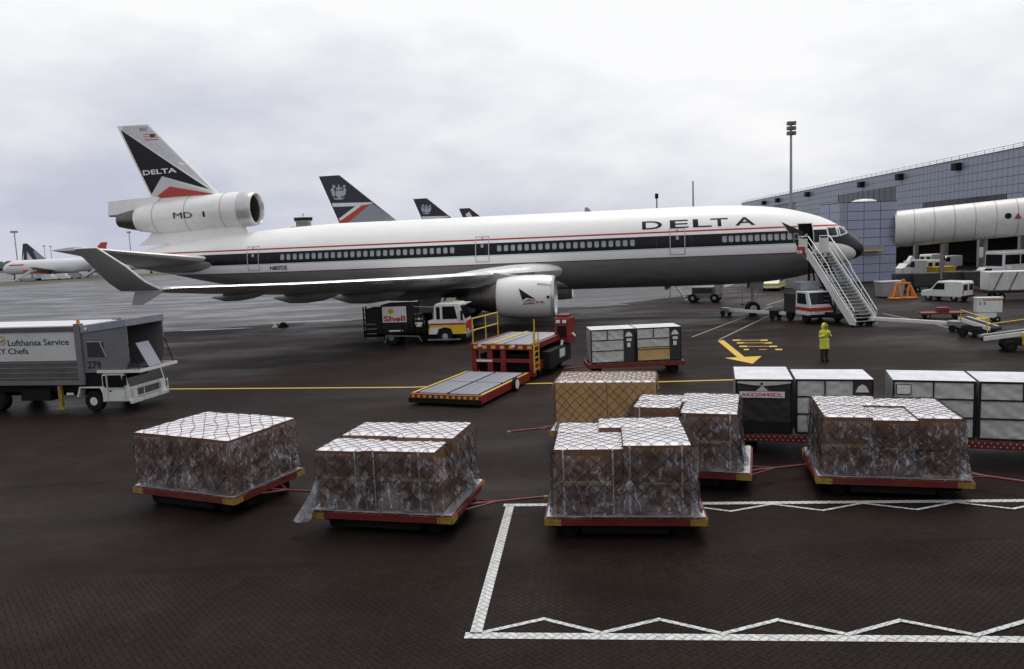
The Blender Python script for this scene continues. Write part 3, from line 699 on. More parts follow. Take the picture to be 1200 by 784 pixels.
fin_poly('emblem', ((150,92),(985,640),(545,520),(435,686)), 'livery_black', .045)
fin_poly('emblem_red', ((462,726),(622,616),(1040,686)), 'livery_red', .05)
fin_poly('emblem_line', ((250,140),(990,625),(1000,640),(985,642),(240,146)), 'trim_white', .055)
def fin_text(body, q0, qr, qu, m, off=.062):
    a, r_, u_ = fz(q0), fz(qr), fz(qu)
    def fn(x, y):
        s = a[0]+(r_[0]-a[0])*x+(u_[0]-a[0])*y; z = a[1]+(r_[1]-a[1])*x+(u_[1]-a[1])*y; return (s, fin_y(s, z)+off, z)
    text_map('title', body, fn, m, fin, .02, slices=2)
fin_text('DELTA', (365,512), (690,488), (357,468), 'trim_white')
fin_text('807', (335,108), (408,104), (335,72), 'far_grey')
for k in range(7):
    y0, y1 = 135+k*7.9, 135+(k+1)*7.9
    fin_poly('flag_stripe', ((372+k*3.0,y1),(372+k*3.0-3,y0),(490+k*1.5-2,y0-4),(490+k*1.5,y1-4)), 'far_red' if k % 2 == 0 else 'trim_white', .045, 2)
fin_poly('flag_canton', ((434,162),(430,136),(474,130),(478,159)), 'far_navy', .055, 2)
TS = [(.3,50.2,7.9,5.75,.35,.85),(2.2,51.4,6.9,6.0,.3,.7),(5.5,54.1,4.9,6.52,.18,.46),(9.0,57.0,2.7,7.12,.08,.24)]
for sg in (1, -1):
    t_ = wing(TS, 'tailplane', 'wing_upper', air, sg)
    rg = [[(q[1]-.01+q[2]*x, sg*q[0], q[3]-q[4]*x+(q[5]+.02)*t) for x, t in FO if x < .07] for q in TS[1:]]
    ob('leading_edge', B().loft(rg, False, False), 'aircraft_white', t_, smooth=60)
    ob('tailplane_fairing', B().loft([[(s, sg*(w + .5*k*cos(a)), 5.6 + .75*k*sin(a)) for a in [2*PI*j/16 for j in range(16)]] for s, w, k in ((49.4,1.9,.1),(50.5,1.9,.7),(53,1.5,1),(56,1.0,.9),(58.6,.7,.15))]), 'aircraft_grey', t_, smooth=50)
# ---- landing gear
def gear(name, s, y, wheels, r, w, top, strut=.16):
    g = ob(name, B().cyl((s,y,top),(s,y,r),strut,strut*.8,14).cyl((s-.9,y,top),(s,y,r*1.5),strut*.5,n=8).box(s-.12,s+.12,y-.5*max(abs(q[1]) for q in wheels),y+.5*max(abs(q[1]) for q in wheels),r-.09,r+.09), 'dull_metal', air, smooth=40)
    if len(wheels) > 2: ob('bogie_beam', B().bar((s-.95,y,r),(s+.95,y,r),.22), 'dull_metal', g)
    for dx, dy in wheels:
        ob('wheel', B().wheel((s+dx,y+dy,r),r,w), 'rubber', g, smooth=40)
        ob('hub', B().lathe([(-w*.52,.03),(-w*.53,r*.45),(-w*.45,r*.56),(w*.45,r*.56),(w*.53,r*.45),(w*.52,.03)],(s+dx,y+dy,r),'y',16), 'galvanised', g, smooth=30)
    return g
NG = 8.0
g = gear('nose_gear', NG, 0, ((0,-.32),(0,.32)), .51, .38, 2.7, .13)
ob('gear_door', B().box(NG-.7,NG+.3,.62,.66,2.0,2.7), 'aircraft_grey', g); ob('gear_door', B().box(NG-.7,NG+.3,-.66,-.62,2.0,2.7), 'aircraft_grey', g)
for y in (5.3, -5.3):
    g = gear('main_gear', 31.65, y, ((-.82,-.68),(-.82,.68),(.82,-.68),(.82,.68)), .66, .5, 3.4, .2)
    ob('gear_door', B().box(30.9,32.6,y+(.95 if y > 0 else -1.0),y+(1.0 if y > 0 else -.95),1.4,3.3), 'aircraft_grey', g)
gear('centre_gear', 32.6, 0, ((0,-.5),(0,.5)), .66, .45, 2.6, .17)
for s, z0, z1 in ((20,8.36,8.72),(36,8.36,8.72),(14,2.42,2.1),(24,2.42,2.1)):
    ob('antenna_blade', B().prism([(s,z0),(s+.6,z0),(s+.55,z1),(s+.35,z1)],'y',-.02,.02), 'aircraft_grey', air)
ob('drain_mast', B().prism([(44.0,2.75),(44.35,2.8),(44.75,2.2),(44.6,2.2)],'y',.5,.56), 'aircraft_grey', air)
# ================================================================ pallet dollies and netted loads
def film_shader(name, lo, hi, base=(.7, .71, .78)):
    m, nt, bs = new_mat(name); out = [n for n in nt.nodes if n.type == 'OUTPUT_MATERIAL'][0]
    a = tex_noise(nt, 2.3, 7, .68); c = tex_noise(nt, 5.5, 3, .55, mapscale=(1, 1, .32))
    rid = (c - .5).op('ABSOLUTE'); fold = ramp(nt, rid, .035, .0) * ramp(nt, a, .38, .6)         # crease highlights painted in as whiter, denser film, in patches
    bs.inputs['Base Color'].default_value = (*base, 1); bs.inputs['Roughness'].default_value = .2; bs.inputs['Specular IOR Level'].default_value = .5
    bump(nt, bs, a * 1.6 + c * .9, .8, .06); nrm = bs.inputs['Normal'].links[0].from_socket
    al = (fold * .55 + ramp(nt, a, .42, .8) * (hi - lo) + lo).mn(.9)
    tr = nt.nodes.new('ShaderNodeBsdfTransparent'); gl = node(nt, 'ShaderNodeBsdfGlossy', Roughness=.13); fr = node(nt, 'ShaderNodeFresnel', IOR=1.42)
    nt.links.new(nrm, gl.inputs['Normal']); nt.links.new(nrm, fr.inputs['Normal'])
    m1 = nt.nodes.new('ShaderNodeMixShader'); nt.links.new(al.v, m1.inputs[0]); nt.links.new(tr.outputs[0], m1.inputs[1]); nt.links.new(bs.outputs[0], m1.inputs[2])
    m2 = nt.nodes.new('ShaderNodeMixShader'); nt.links.new(fr.outputs[0], m2.inputs[0]); nt.links.new(m1.outputs[0], m2.inputs[1]); nt.links.new(gl.outputs[0], m2.inputs[2])
    nt.links.new(m2.outputs[0], out.inputs['Surface']); MATS[name] = m
film_shader('plastic_film', .02, .3); film_shader('film_gathered', .16, .7)
def topsheet_mat():
    m, nt, bs = new_mat('white_film')
    a = tex_noise(nt, 3, 6, .6); col = mixc(nt, ramp(nt, a, .35, .7), (.72,.68,.69), (.86,.84,.86)); nt.links.new(col, bs.inputs['Base Color'])
    bs.inputs['Roughness'].default_value = .38; bump(nt, bs, a * 1.0 + tex_noise(nt, 14, 5, .7) * .3, .3, .03); MATS['white_film'] = m
topsheet_mat()
DECK = .5
def dolly(label, loc, rz, tow=None, w=3.26, d=2.52, plate=True, bar_side=1, bar_len=1.25, bar_off=0.0, grp='pallet dollies on the apron'):
    t = thing('pallet_dolly', label, 'dolly', (loc[0], loc[1], 0), rz, grp)
    b = B()
    for sx in (-1, 1): b.box(sx*(w/2-.055)-.055, sx*(w/2-.055)+.055, -d/2+.11, d/2-.11, DECK-.17, DECK-.012)
    for sy in (-1, 1): b.box(-w/2, w/2, sy*(d/2-.055)-.055, sy*(d/2-.055)+.055, DECK-.17, DECK-.012)
    ob('frame', b, 'dolly_red', t, bevel=.012)
    ob('deck', B().box(-w/2+.11, w/2-.11, -d/2+.11, d/2-.11, DECK-.09, DECK-.03), 'dull_metal', t)
    ob('shade_box', B().box(-w/2+.1, w/2-.1, -d/2+.5, d/2-.5, .12, DECK-.2).box(-w/2+.75, w/2-.75, -d/2+.1, d/2-.1, .14, DECK-.2), 'chassis_black', t)  # black boxes added to stand in for the shadow beneath the deck
    for k in range(5):
        x = -w/2 + .3 + k*(w-.6)/4; ob('cross_beam', B().box(x-.05, x+.05, -d/2+.12, d/2-.12, DECK-.2, DECK-.092), 'chassis_black', t)
    for sx in (-1, 1):                     # yellow corner plates
        for sy in (-1, 1):
            q = B().box(sx*w/2-.006 if sx > 0 else -w/2-.006, sx*w/2+.006 if sx > 0 else -w/2+.006, sy*d/2-(.3 if sy > 0 else -.0), sy*d/2+(0 if sy > 0 else .3), DECK-.16, DECK-.03)
            x0 = sx*w/2 - (.34 if sx > 0 else 0); q.box(x0, x0+.34, sy*d/2-.006, sy*d/2+.006, DECK-.16, DECK-.03)
            ob('corner_plate', q, 'mark_yellow', t)
    wh = None
    for sx in (-1, 1):
        for sy in (-1, 1):
            if wh is None: wh = ob('wheel', B().wheel((0,0,0), .19, .13), 'rubber', t, (sx*(w/2-.5), sy*(d/2-.32), .192), smooth=40)
            else: wh = copy_part(wh, t, (sx*(w/2-.5), sy*(d/2-.32), .192))
        ob('axle', B().cyl((sx*(w/2-.5), -d/2+.3, .192), (sx*(w/2-.5), d/2-.3, .192), .04, n=8).box(sx*(w/2-.5)-.06, sx*(w/2-.5)+.06, -.5, .5, .19, DECK-.2), 'chassis_black', t)
    pin = None                              # bright locks along the rim
    for k in range(9):
        for sy in (-1, 1):
            p = (-w/2+.25 + k*(w-.5)/8, sy*(d/2-.055), DECK-.006)
            if pin is None: pin = ob('pallet_lock', B().lathe([(-.01,.03),(.02,.028),(.03,.012)], (0,0,0), 'z', 8, True), 'galvanised', t, p)
            else: copy_part(pin, t, p)
    for k in range(6):
        for sx in (-1, 1): copy_part(pin, t, (sx*(w/2-.055), -d/2+.25 + k*(d-.5)/5, DECK-.006))
    if plate:
        ob('pallet_sheet', B().box(-1.59, 1.59, -1.22, 1.22, DECK, DECK+.022), 'aluminium', t, bevel=.004)
    if tow:
        p = Vector((bar_side*w/2, bar_off, .33)); e = Vector(tow)-Vector((loc[0], loc[1], 0)); e = Vector((e.x*cos(-rz)-e.y*sin(-rz), e.x*sin(-rz)+e.y*cos(-rz), .3))
        ob('tow_bar', B().cyl(p, e, .03, n=8).cyl(p + Vector((0,-.35,0)), p + (e-p)*.35, .022, n=6).cyl(p + Vector((0,.35,0)), p + (e-p)*.35, .022, n=6), 'dolly_red', t, smooth=40)
        ob('tow_eye', B().lathe([(-.02,.06),(.02,.06),(.02,.03),(-.02,.03),(-.02,.06)], e, 'z', 12), 'mark_yellow', t)
    return t
def net(t, w, d, H, hfn, m, step=.24, r=.008, sag=.05, z0=DECK+.05, seed=0):
    """diamond net draped over the load: lines at +-45 degrees in the unfolded sheet"""
    b = B(); z0 = .03
    def M(u, v):
        ox = abs(u) - w/2; oy = abs(v) - d/2
        if ox > 0 and oy > 0: return None
        if ox > 0:
            x = math.copysign(w/2, u); zt = hfn(x*.97, v); z = zt - ox
            return None if z < z0 else Vector((math.copysign(w/2 + .06 + .05*noise.noise((v*2, z*2, seed)), u), v, z))
        if oy > 0:
            y = math.copysign(d/2, v); zt = hfn(u, y*.97); z = zt - oy
            return None if z < z0 else Vector((u, math.copysign(d/2 + .06 + .05*noise.noise((u*2, z*2, seed+5)), v), z))
        return Vector((u, v, hfn(u, v) + .05))
    U, V = w/2 + H, d/2 + H; n = int((U + V) / step) + 2; ds = .075
    for sg in (1, -1):
        for k in range(-n, n+1):
            c = k * step * 1.4142; path = []; u = -U
            while u <= U:
                v = sg*u*1.0 + c
                wob = .055*noise.noise((u*1.7, k*.9, seed+sg*3)); p = M(u + wob, v - wob*sg) if abs(v) < V else None
                if p is not None: path.append(p)
                elif path:
                    if len(path) > 3: fin_path(b, path, r)
                    path = []
                u += ds * .7071
            if len(path) > 3: fin_path(b, path, r)
    return ob('cargo_net', b, m, t)
def fin_path(b, path, r):
    q = [path[0]] + [(path[i-1] + path[i]*2 + path[i+1]) / 4 for i in range(1, len(path)-1)] + [path[-1]]
    b.tube(q, r, 3, False)
def film(t, w, d, ztop, seed, amp=.045, flare=.16, skirts=()):
    """crumpled film wrapped round the sides"""
    per = [(-w/2,-d/2),(w/2,-d/2),(w/2,d/2),(-w/2,d/2)]; ring = []; nr = []
    for k in range(4):
        a, c = Vector((*per[k], 0)), Vector((*per[(k+1)%4], 0)); L_ = (c-a).length; nn = int(L_/.045); no = Vector(((c-a).y, -(c-a).x, 0)).normalized()
        for i in range(nn): ring.append(a + (c-a)*i/nn); nr.append(no)
    n = len(ring); rows = 30; rg = []
    for j in range(rows+1):
        f = j/rows; row = []
        for i in range(n):
            p = ring[i]; zt = ztop(p.x*.97, p.y*.97) * (.985 + .0*f) + .06*noise.noise((p.x*1.1, p.y*1.1, seed+9)) - .045
            z = .035 + (zt-.035)*f; q = Vector((p.x*1.3, p.y*1.3, z*1.5+seed*3.7))
            rid = 1 - abs(noise.noise(q*1.6))*1.8 + .7*(1 - abs(noise.noise(q*3.4 + Vector((7,0,0))))*1.8) + .35*(1 - abs(noise.noise(q*7.5))*1.8); fold = noise.noise((p.x*3.1+seed, p.y*3.1, z*.7)); side = abs(nr[i].x)
            off = .012 + amp*(rid*.62 + .8*fold) * (.5 + .5*(1-f)) * (1 + .6*side) + flare*(1-f)**3*(.5 + .9*noise.noise((p.x*1.6, p.y*1.6, seed)))
            row.append(p + nr[i]*max(.012, off) + Vector((0, 0, z)))
        rg.append(row)
    return ob('plastic_wrap', B().loft(rg, cap=False), 'plastic_film', t, smooth=80)
def bunch(t, x, y, h0, sx_, sy_, seed):      # gathered film hanging down a corner or side of the load
    rg = []; rn = noise.noise
    for j in range(16):
        f = j/15; rad = .04 + .09*f**.9 + .03*rn((f*4, seed, x)); cx, cy = x + sx_*.1*f**1.4 + .05*rn((f*3, seed, 1)), y + sy_*.1*f**1.4 + .12*rn((f*2.2, seed, 5))
        rg.append([(cx + rad*(1+.6*rn((k*1.7, f*1.5, seed+x)))*cos(2*PI*k/22)*.75, cy + rad*(1+.6*rn((k*1.7, f*1.5, seed+4+y)))*sin(2*PI*k/22)*.75, h0*(1-f) + .02 - .0*f) for k in range(22)])
    return ob('film_bunch', B().loft(rg, cap=False), 'film_gathered', t, smooth=80)
def load(label, loc, rz, cartons, seed, has_film=True, m='cardboard', net_m='net_cord', straps=(), slats=(), step=.24, top='white_film', net_r=.007, flare=.16, bunches=(), grp='netted loads on the dollies'):
    t = thing('cargo_load', label, 'cargo', (loc[0], loc[1], DECK+.024), rz, grp)
    tops = []; rn = random.Random(seed)
    for (x0, x1, y0, y1, z0, z1) in cartons:
        c = ob('carton', B().box(x0+.006, x1-.006, y0+.006, y1-.006, z0+.004, z1-.003), m, t, bevel=.012)
        c.rotation_euler = (0, 0, rn.uniform(-.012, .012))
        covered = any(q[4] >= z1-.05 and q is not None and q[0] < (x0+x1)/2 < q[1] and q[2] < (y0+y1)/2 < q[3] for q in cartons)
        if not covered:
            tops.append((x0, x1, y0, y1, z1)); nx, ny = max(4, int((x1-x0)/.07)), max(4, int((y1-y0)/.07)); g = B()
            vs = []
            for j in range(ny+1):
                for i in range(nx+1):
                    x, y = x0-.004+(x1-x0+.008)*i/nx, y0-.004+(y1-y0+.008)*j/ny; ed = min(i, nx-i, j, ny-j)
                    vs.append((x, y, z1 + .008 + (.014*(1+noise.noise((x*2.1, y*2.1, seed))) + .007*noise.noise((x*8, y*8, seed)) if ed > 0 else -.012)))
            n = g.pts(vs); g.faces(n, [(j*(nx+1)+i, j*(nx+1)+i+1, (j+1)*(nx+1)+i+1, (j+1)*(nx+1)+i) for j in range(ny) for i in range(nx)])
            ob('top_sheet', g, top, t, smooth=60)
    W = 2*max(max(abs(q[0]), abs(q[1])) for q in cartons); D = 2*max(max(abs(q[2]), abs(q[3])) for q in cartons); H = max(q[4] for q in tops)
    def hfn(x, y):
        h = [q[4] for q in tops if q[0]-.02 <= x <= q[1]+.02 and q[2]-.02 <= y <= q[3]+.02]
        if h: return max(h)
        best = min(tops, key=lambda q: max(q[0]-x, x-q[1], 0)**2 + max(q[2]-y, y-q[3], 0)**2); return best[4] - .03
    if has_film: film(t, W+.02, D+.02, hfn, seed, flare=flare)
    net(t, W+.05, D+.05, H, hfn, net_m, step, net_r, seed=seed)
    for (x, y, h0, sx_, sy_) in bunches: bunch(t, x, y, h0, sx_, sy_, seed)
    for (x, yf, zt) in straps:        # vertical white straps on the front face, carried over the top
        q = B().box(x-.016, x+.016, yf-.016, yf-.011, .03, zt+.01); q.box(x-.016, x+.016, yf-.016, yf+.9, zt+.034, zt+.038); ob('strap', q, 'white_strap', t)
    for (x0, x1, yf, z) in slats: ob('slat', B().box(x0, x1, yf-.03, yf+.25, z-.035, z+.035), 'pale_wood', t, bevel=.006)
    return t
def rot(v, a): return Vector((v[0]*cos(a)-v[1]*sin(a), v[0]*sin(a)+v[1]*cos(a), 0))
P1, P2, P3, P4, P5, P6 = (-7.56,18.85), (-2.68,16.85), (2.28,16.02), (4.31,18.97), (2.85,23.05), (8.72,17.72)
r1, r2, r3, r4, r5, r6 = R(-24), R(-13.5), R(-7), R(-18), R(-12), R(-14)
dolly('red pallet dolly under the load with one unbroken white top', P1, r1, G(371, 590))
dolly('red pallet dolly under the bulging film-wrapped load, corner hung with loose film', P2, r2, G(640, 597))
dolly('red pallet dolly standing inside the corner of the white painted box', P3, r3)
dolly('red pallet dolly behind the one in the white box corner', P4, r4, G(957, 557), bar_off=-.4)
dolly('red pallet dolly under the kraft-brown netted crate', P5, r5, G(597, 517), bar_side=-1)
dolly('red pallet dolly standing on the zigzag rear line below the pale containers', P6, r6, G(1235, 585))
T1 = 1.38
load('netted film-wrapped load of brown cartons with one unbroken white top', P1, r1,
     [(-1.5,-.35,-1.15,.1,0,1.325),(-.35,1.0,-1.15,-.05,0,1.32),(1.0,1.5,-1.15,.3,0,1.31),(-1.5,-.35,.1,1.15,0,1.33),(-.35,1.0,-.05,1.15,0,1.335),(1.0,1.5,.3,1.15,0,1.325)], 3, step=.27, flare=.12)
load('netted load of stacked cartons with crumpled film spilling over its front corner', P2, r2,
     [(-1.45,.0,-1.12,.0,0,.68),(.0,1.4,-1.12,.0,0,.68),(-1.45,-.38,-1.12,-.1,.68,1.29),(-.38,1.25,-1.12,-.3,.68,1.31),(-1.3,.1,-.1,1.12,.68,1.37),(.1,1.4,-.3,1.12,.68,1.4),(-1.2,.1,.0,1.12,0,.68),(.1,1.4,.0,1.12,0,.68)],
     7, bunches=((1.44,.5,.9,1,0),), straps=((-.55,-1.12,1.28),(-.12,-1.12,1.28),(.9,-1.12,1.3)), slats=((-1.3,-.2,-1.12,.7),(.0,1.2,-1.12,.7)), step=.22, flare=.22)
load('netted load of large taped cartons with the right-hand front cartons taller', P3, r3,
     [(-1.4,-.02,-1.12,.0,0,.62),(.0,1.32,-1.14,.0,0,.64),(-1.4,-.02,-1.08,.25,.66,1.36),(.0,1.32,-1.16,.3,.68,1.45),(-1.4,-.5,.25,1.12,.66,1.375),(-.5,1.3,.3,1.16,.66,1.465),(-1.4,-.5,.0,1.12,0,.66),(-.5,1.3,.0,1.12,0,.66)],
     12, bunches=((1.36,-.6,.95,1,-.1),(-1.42,-.4,.75,-1,-.1)), straps=((-1.22,-1.12,1.3),(-.22,-1.12,1.3),(.12,-1.15,1.42),(1.15,-1.15,1.42)), slats=((-1.36,-.25,-1.12,.655),(.35,1.25,-1.12,.665)), step=.2, flare=.2)
load('netted load of cartons standing behind the taped one, front left corner set back', P4, r4,
     [(-1.25,-.1,-.3,.5,0,1.3),(.0,1.3,-1.15,.1,0,.66),(.0,1.3,-1.12,.1,.68,1.37),(-1.25,-.1,.5,1.15,0,1.32),(-.1,1.3,.1,1.15,0,1.385)],
     17, bunches=((1.34,-.5,.8,1,-.1),), straps=((-1.1,-.32,1.3),(.1,-1.14,1.34),(1.15,-1.14,1.34)), slats=((.1,1.2,-1.14,.67),), step=.2, flare=.14)
load('square kraft-brown crate under a light brown net, its lid a flat pale sheet', P5, r5,
     [(-1.48,.06,-.85,.85,0,1.38),(.06,1.48,-.85,.85,0,1.38)], 23, has_film=False, m='kraft', net_m='net_brown', step=.2, top='white_film', net_r=.012)
load('wide netted load of brown cartons with a ragged white top on the rear line', P6, r6,
     [(-1.42,-.45,-1.12,.1,0,.66),(-.45,.5,-1.12,.1,0,.62),(.55,1.38,-1.12,.1,0,.58),(-1.42,-.42,-1.12,.1,.7,1.35),(-.42,.5,-1.16,.1,.66,1.30),(.5,1.38,-1.12,.1,.62,1.35),(-1.42,.0,.1,1.12,0,1.37),(.0,1.38,.1,.9,0,1.36)],
     31, bunches=((1.42,-.7,.45,1,-.2),), slats=((-1.38,-.5,-1.12,.68),(-.2,.4,-1.12,.64),(.6,1.3,-1.12,.02)), step=.2, flare=.16)
# loose tail of film hanging at the front left corner of the second load
b = B(); rg = []
for j in range(14):
    f = j/13; cx, cy = -1.45 - .28*f**1.5, -1.2 - .22*f**1.5; rad = .06 + .2*f**1.3
    rg.append([(cx + rad*(1+.45*noise.noise((k*1.3, f*2, 3)))*cos(2*PI*k/18)*.8, cy + rad*(1+.45*noise.noise((k*1.3, f*2, 8)))*sin(2*PI*k/18)*.6, .62 - .80*f) for k in range(18)])
o = ob('film_tail', B().loft(rg, cap=False), 'film_gathered', None, smooth=80)
ld2 = [q for q in bpy.data.objects if q.get('label', '').startswith('netted load of stacked cartons')][0]; o.parent = ld2

# ================================================================ containers on roller dollies
mat('container_panel', (.33,.34,.36), .4, metal=.4, var=.15, vs=2, dirt=.2)
def container(label, loc, rz, w, d, h=1.55, style='grey', dark_side=True, z=DECK+.09):
    t = thing('cargo_container', label, 'container', (loc[0], loc[1], z), rz, 'cargo containers on roller dollies')   # local origin: front left bottom corner
    b = B().box(0,w,.03,d,0,.06).box(0,.03,.03,d-.03,.06,h-.03).box(w-.03,w,.03,d-.03,.06,h-.03).box(0,w,d-.03,d,.06,h-.03); ob('shell', b, 'container_panel', t)
    g = B(); nx, ny = 14, 10
    n = g.pts([(w*i/nx, d*j/ny, h-.02 + (.0 if i in (0,nx) or j in (0,ny) else .018*noise.noise((i*.5+loc[0], j*.6, 2)))) for j in range(ny+1) for i in range(nx+1)])
    g.faces(n, [(j*(nx+1)+i, j*(nx+1)+i+1, (j+1)*(nx+1)+i+1, (j+1)*(nx+1)+i) for j in range(ny) for i in range(nx)]); ob('roof', g, 'aluminium', t, smooth=60)
    fm = B().box(0,.035,-.0,.05,0,h-.03).box(w-.035,w,-.0,.05,0,h-.03).box(.035,w-.035,0,.05,h-.065,h-.03).box(.045,w-.045,0,.05,0,.05); ob('frame', fm, 'frame_dark' if style != 'bare' else 'aluminium', t)
    def canvas(x0, x1, z0, z1, m='canvas_grey', amp=.035):
        nx, nz = max(8, int((x1-x0)/.05)), max(6, int((z1-z0)/.05)); g = B()
        n = g.pts([(x0+(x1-x0)*i/nx, .03 + .0 - (0 if i in (0,nx) or k in (0,nz) else amp*(noise.noise((i*.21+k*.23+loc[0]*5, k*.1, loc[1])) + .5*noise.noise((i*.5-k*.45, k*.3, loc[0])))), z0+(z1-z0)*k/nz) for k in range(nz+1) for i in range(nx+1)])
        g.faces(n, [(k*(nx+1)+i, k*(nx+1)+i+1, (k+1)*(nx+1)+i+1, (k+1)*(nx+1)+i) for k in range(nz) for i in range(nx)]); return ob('curtain', g, m, t, smooth=70)
    if style in ('grey', 'crate'):
        dw = w*.26 if dark_side else .05; xe = w - dw; zs = [.06, h*.36, h*.67, h-.08]
        for z_ in zs[1:3]: ob('rail', B().box(.045, xe, -.004, .04, z_-.012, z_+.012), 'frame_dark', t)
        ob('rail', B().box((xe+.045)/2-.015, (xe+.045)/2+.015, -.006, .04, zs[2]+.02, zs[3]), 'frame_dark', t)
        if style == 'grey':
            canvas(.05, xe, zs[0], zs[1]-.02); canvas(.05, xe, zs[1]+.02, zs[2]-.02)
        else:
            ob('packing_case', B().box(.06, xe, .02, .6, zs[0], zs[1]+.06).mi(1).box(.06, xe, .0, .02, zs[0], zs[0]+.08), ['kraft', 'pale_wood'], t); canvas(.05, xe, zs[1]+.1, zs[2]-.02)
        canvas(.05, (xe+.045)/2-.015, zs[2]+.02, zs[3]); canvas((xe+.045)/2+.015, xe, zs[2]+.02, zs[3])
        if dark_side:
            ob('side_panel', B().box(xe, w-.045, .005, .045, .05, h-.07), 'canvas_dark', t)
            cx = (xe + w - .045)/2
            o = B(); o.prism([(cx-.17, h*.76), (cx+.17, h*.76), (cx+.1, h*.86), (cx, h*.9), (cx-.1, h*.86)], 'y', -.004, .004); ob('emblem_plate', o, 'label_white', t)
            ob('label_plate', B().box(cx-.1, cx+.12, -.004, .004, h*.62, h*.7), 'label_white', t)
            ob('label_plate', B().box(cx-.08, cx+.07, -.004, .004, h*.45, h*.57), 'label_white', t)
    else:
        canvas(.05, w-.05, .34, h-.1, 'canvas_dark', .03)
        ob('lower_panel', B().box(.05, w-.05, .01, .04, .05, .33), 'frame_dark', t)
        q = B(); q.prism([(.05,h-.08),(w-.05,h-.08),(w-.05,h-.12),(w*.75,h-.17),(w*.5,h-.2),(w*.25,h-.17),(.05,h-.12)], 'y', -.03, -.02); ob('curtain_hem', q, 'canvas_grey', t)
        ob('sign_plate', B().box(w*.07, w*.86, -.045, -.033, h*.66, h*.77), 'label_white', t)
        text_flat('sign_text', 'AKE20440DL', (w*.1, -.048, h*.68), (w*.72,0,0), (0,0,h*.07), 'far_red', t, .02)
        o = B(); o.prism([(w*.36,h*.78),(w*.58,h*.78),(w*.47,h*.88)], 'y', -.04, -.034); ob('emblem_plate', o, 'canvas_grey', t)
        for x0 in (.5,): ob('hook', B().cyl((w*.46,-.04,h*.89),(w*.46,-.04,h*.93),.025,n=8), 'black', t)
    return t
def roller_dolly(label, loc, rz, w, d, holes=True, tow=None, back=0):
    t = thing('container_dolly', label, 'dolly', (loc[0], loc[1], 0), rz, 'container dollies on the apron')      # origin: front left corner
    b = B()
    for y in (0, d-.1): b.box(0, w, y, y+.1, DECK-.13, DECK+.07)
    for x in (0, w-.1): b.box(x, x+.1, .1, d-.1, DECK-.13, DECK+.05)
    ob('frame', b, 'dolly_red', t, bevel=.012)
    if holes:
        n = int(w/.14); k0 = None
        for k in range(n):
            for zz, ox in ((DECK+.03, 0), (DECK-.06, .07)):
                p = (.1+ox+k*.14, -.004, zz)
                if p[0] > w-.08: continue
                if k0 is None: k0 = ob('rivet', B().lathe([(-.006,.018),(.002,.018),(.003,.002)], (0,0,0), 'y', 8), 'bridge_white', t, p)
                else: copy_part(k0, t, p)
    ro = None
    for k in range(9):
        p = (.3 + k*(w-.6)/8, d/2, DECK+.04)
        if ro is None: ro = ob('roller', B().cyl((0,-d/2+.12,0),(0,d/2-.12,0),.045,n=10), 'roller_steel', t, p, smooth=40)
        else: copy_part(ro, t, p)
    wh = None
    for x in (.45, w-.45):
        for y in (.3, d-.3):
            if wh is None: wh = ob('wheel', B().wheel((0,0,0), .2, .14), 'rubber', t, (x, y, .202), smooth=40)
            else: copy_part(wh, t, (x, y, .202))
        ob('axle', B().box(x-.05, x+.05, .28, d-.28, .17, .24).box(x-.05, x+.05, d/2-.3, d/2+.3, .24, DECK-.13), 'chassis_black', t)
    if tow: ob('tow_bar', B().cyl((0 if tow < 0 else w, d/2, .35), ((-1.0 if tow < 0 else w+1.0), d/2, .3), .03, n=8), 'dolly_red', t)
    return t
ra = R(1.5); A_ = Vector((3.52,33.85,0))
roller_dolly('red container dolly far behind the brown crate near the loader', A_ + rot((-.15,-.06),ra), ra, 4.4, 1.75, holes=False, tow=-1)
container('grey curtain-sided container near the loader, all its panels closed', A_, ra, 2.0, 1.5)
container('grey container near the loader with a brown packing case showing behind its curtain', A_ + rot((2.06,0),ra), ra, 2.03, 1.5, style='crate')
rb = R(-15); B_ = Vector((6.12,20.72,0))
roller_dolly('red riveted container dolly carrying the dark signed container', B_ + rot((-.06,-.05),rb), rb, 3.62, 2.3)
container('dark curtained container with a red-lettered white number sign', B_, rb, 1.5, 2.1, style='dark')
container('grey curtain-sided container right of the dark one, emblem on its end panel', B_ + rot((1.58,.06),rb), rb, 1.95, 1.6)
rc = R(-20); C_ = Vector((9.98,19.72,0))
roller_dolly('container dolly behind the ragged-topped load on the rear line', C_ + rot((-.06,-.05),rc), rc, 4.1, 1.8)
container('pale container with a small framed notice behind the ragged-topped load', C_, rc, 1.92, 1.55, dark_side=False)
container('pale container at the end of its dolly beside the one with a notice', C_ + rot((1.99,0),rc), rc, 1.95, 1.55, dark_side=False)
cc = [q for q in bpy.data.objects if q.get('label', '').startswith('pale container with a small')][0]
ob('notice', B().box(.1,.42,-.012,-.004,1.16,1.4).mi(1).box(.08,.44,-.004,.0,1.14,1.42), ['label_white','frame_dark'], cc)

ld3 = [q for q in bpy.data.objects if q.get('label', '').startswith('netted load of large taped')][0]
q = B(); T = Matrix.Translation((.02,-1.2,.6)) @ Matrix.Rotation(R(-38), 4, 'Y'); q.T = T; q.box(-.17,.17,-.006,0,-.055,.055).mi(1).box(-.15,-.06,-.009,-.006,-.04,.04).box(.0,.14,-.009,-.006,-.035,-.005); ob('sticker', q, ['label_white', 'orange'], ld3)
for x, z in ((-1.06,.3),(-1.02,.25)): ob('sticker', B().box(x,x+.05,-1.19,-1.185,z,z+.045), 'shell_yellow', ld3)
for x, z in ((-.42,.4),(.5,.37),(.86,.12)): ob('sticker', B().box(x,x+.045,-1.2,-1.195,z,z+.055), 'label_white', ld3)
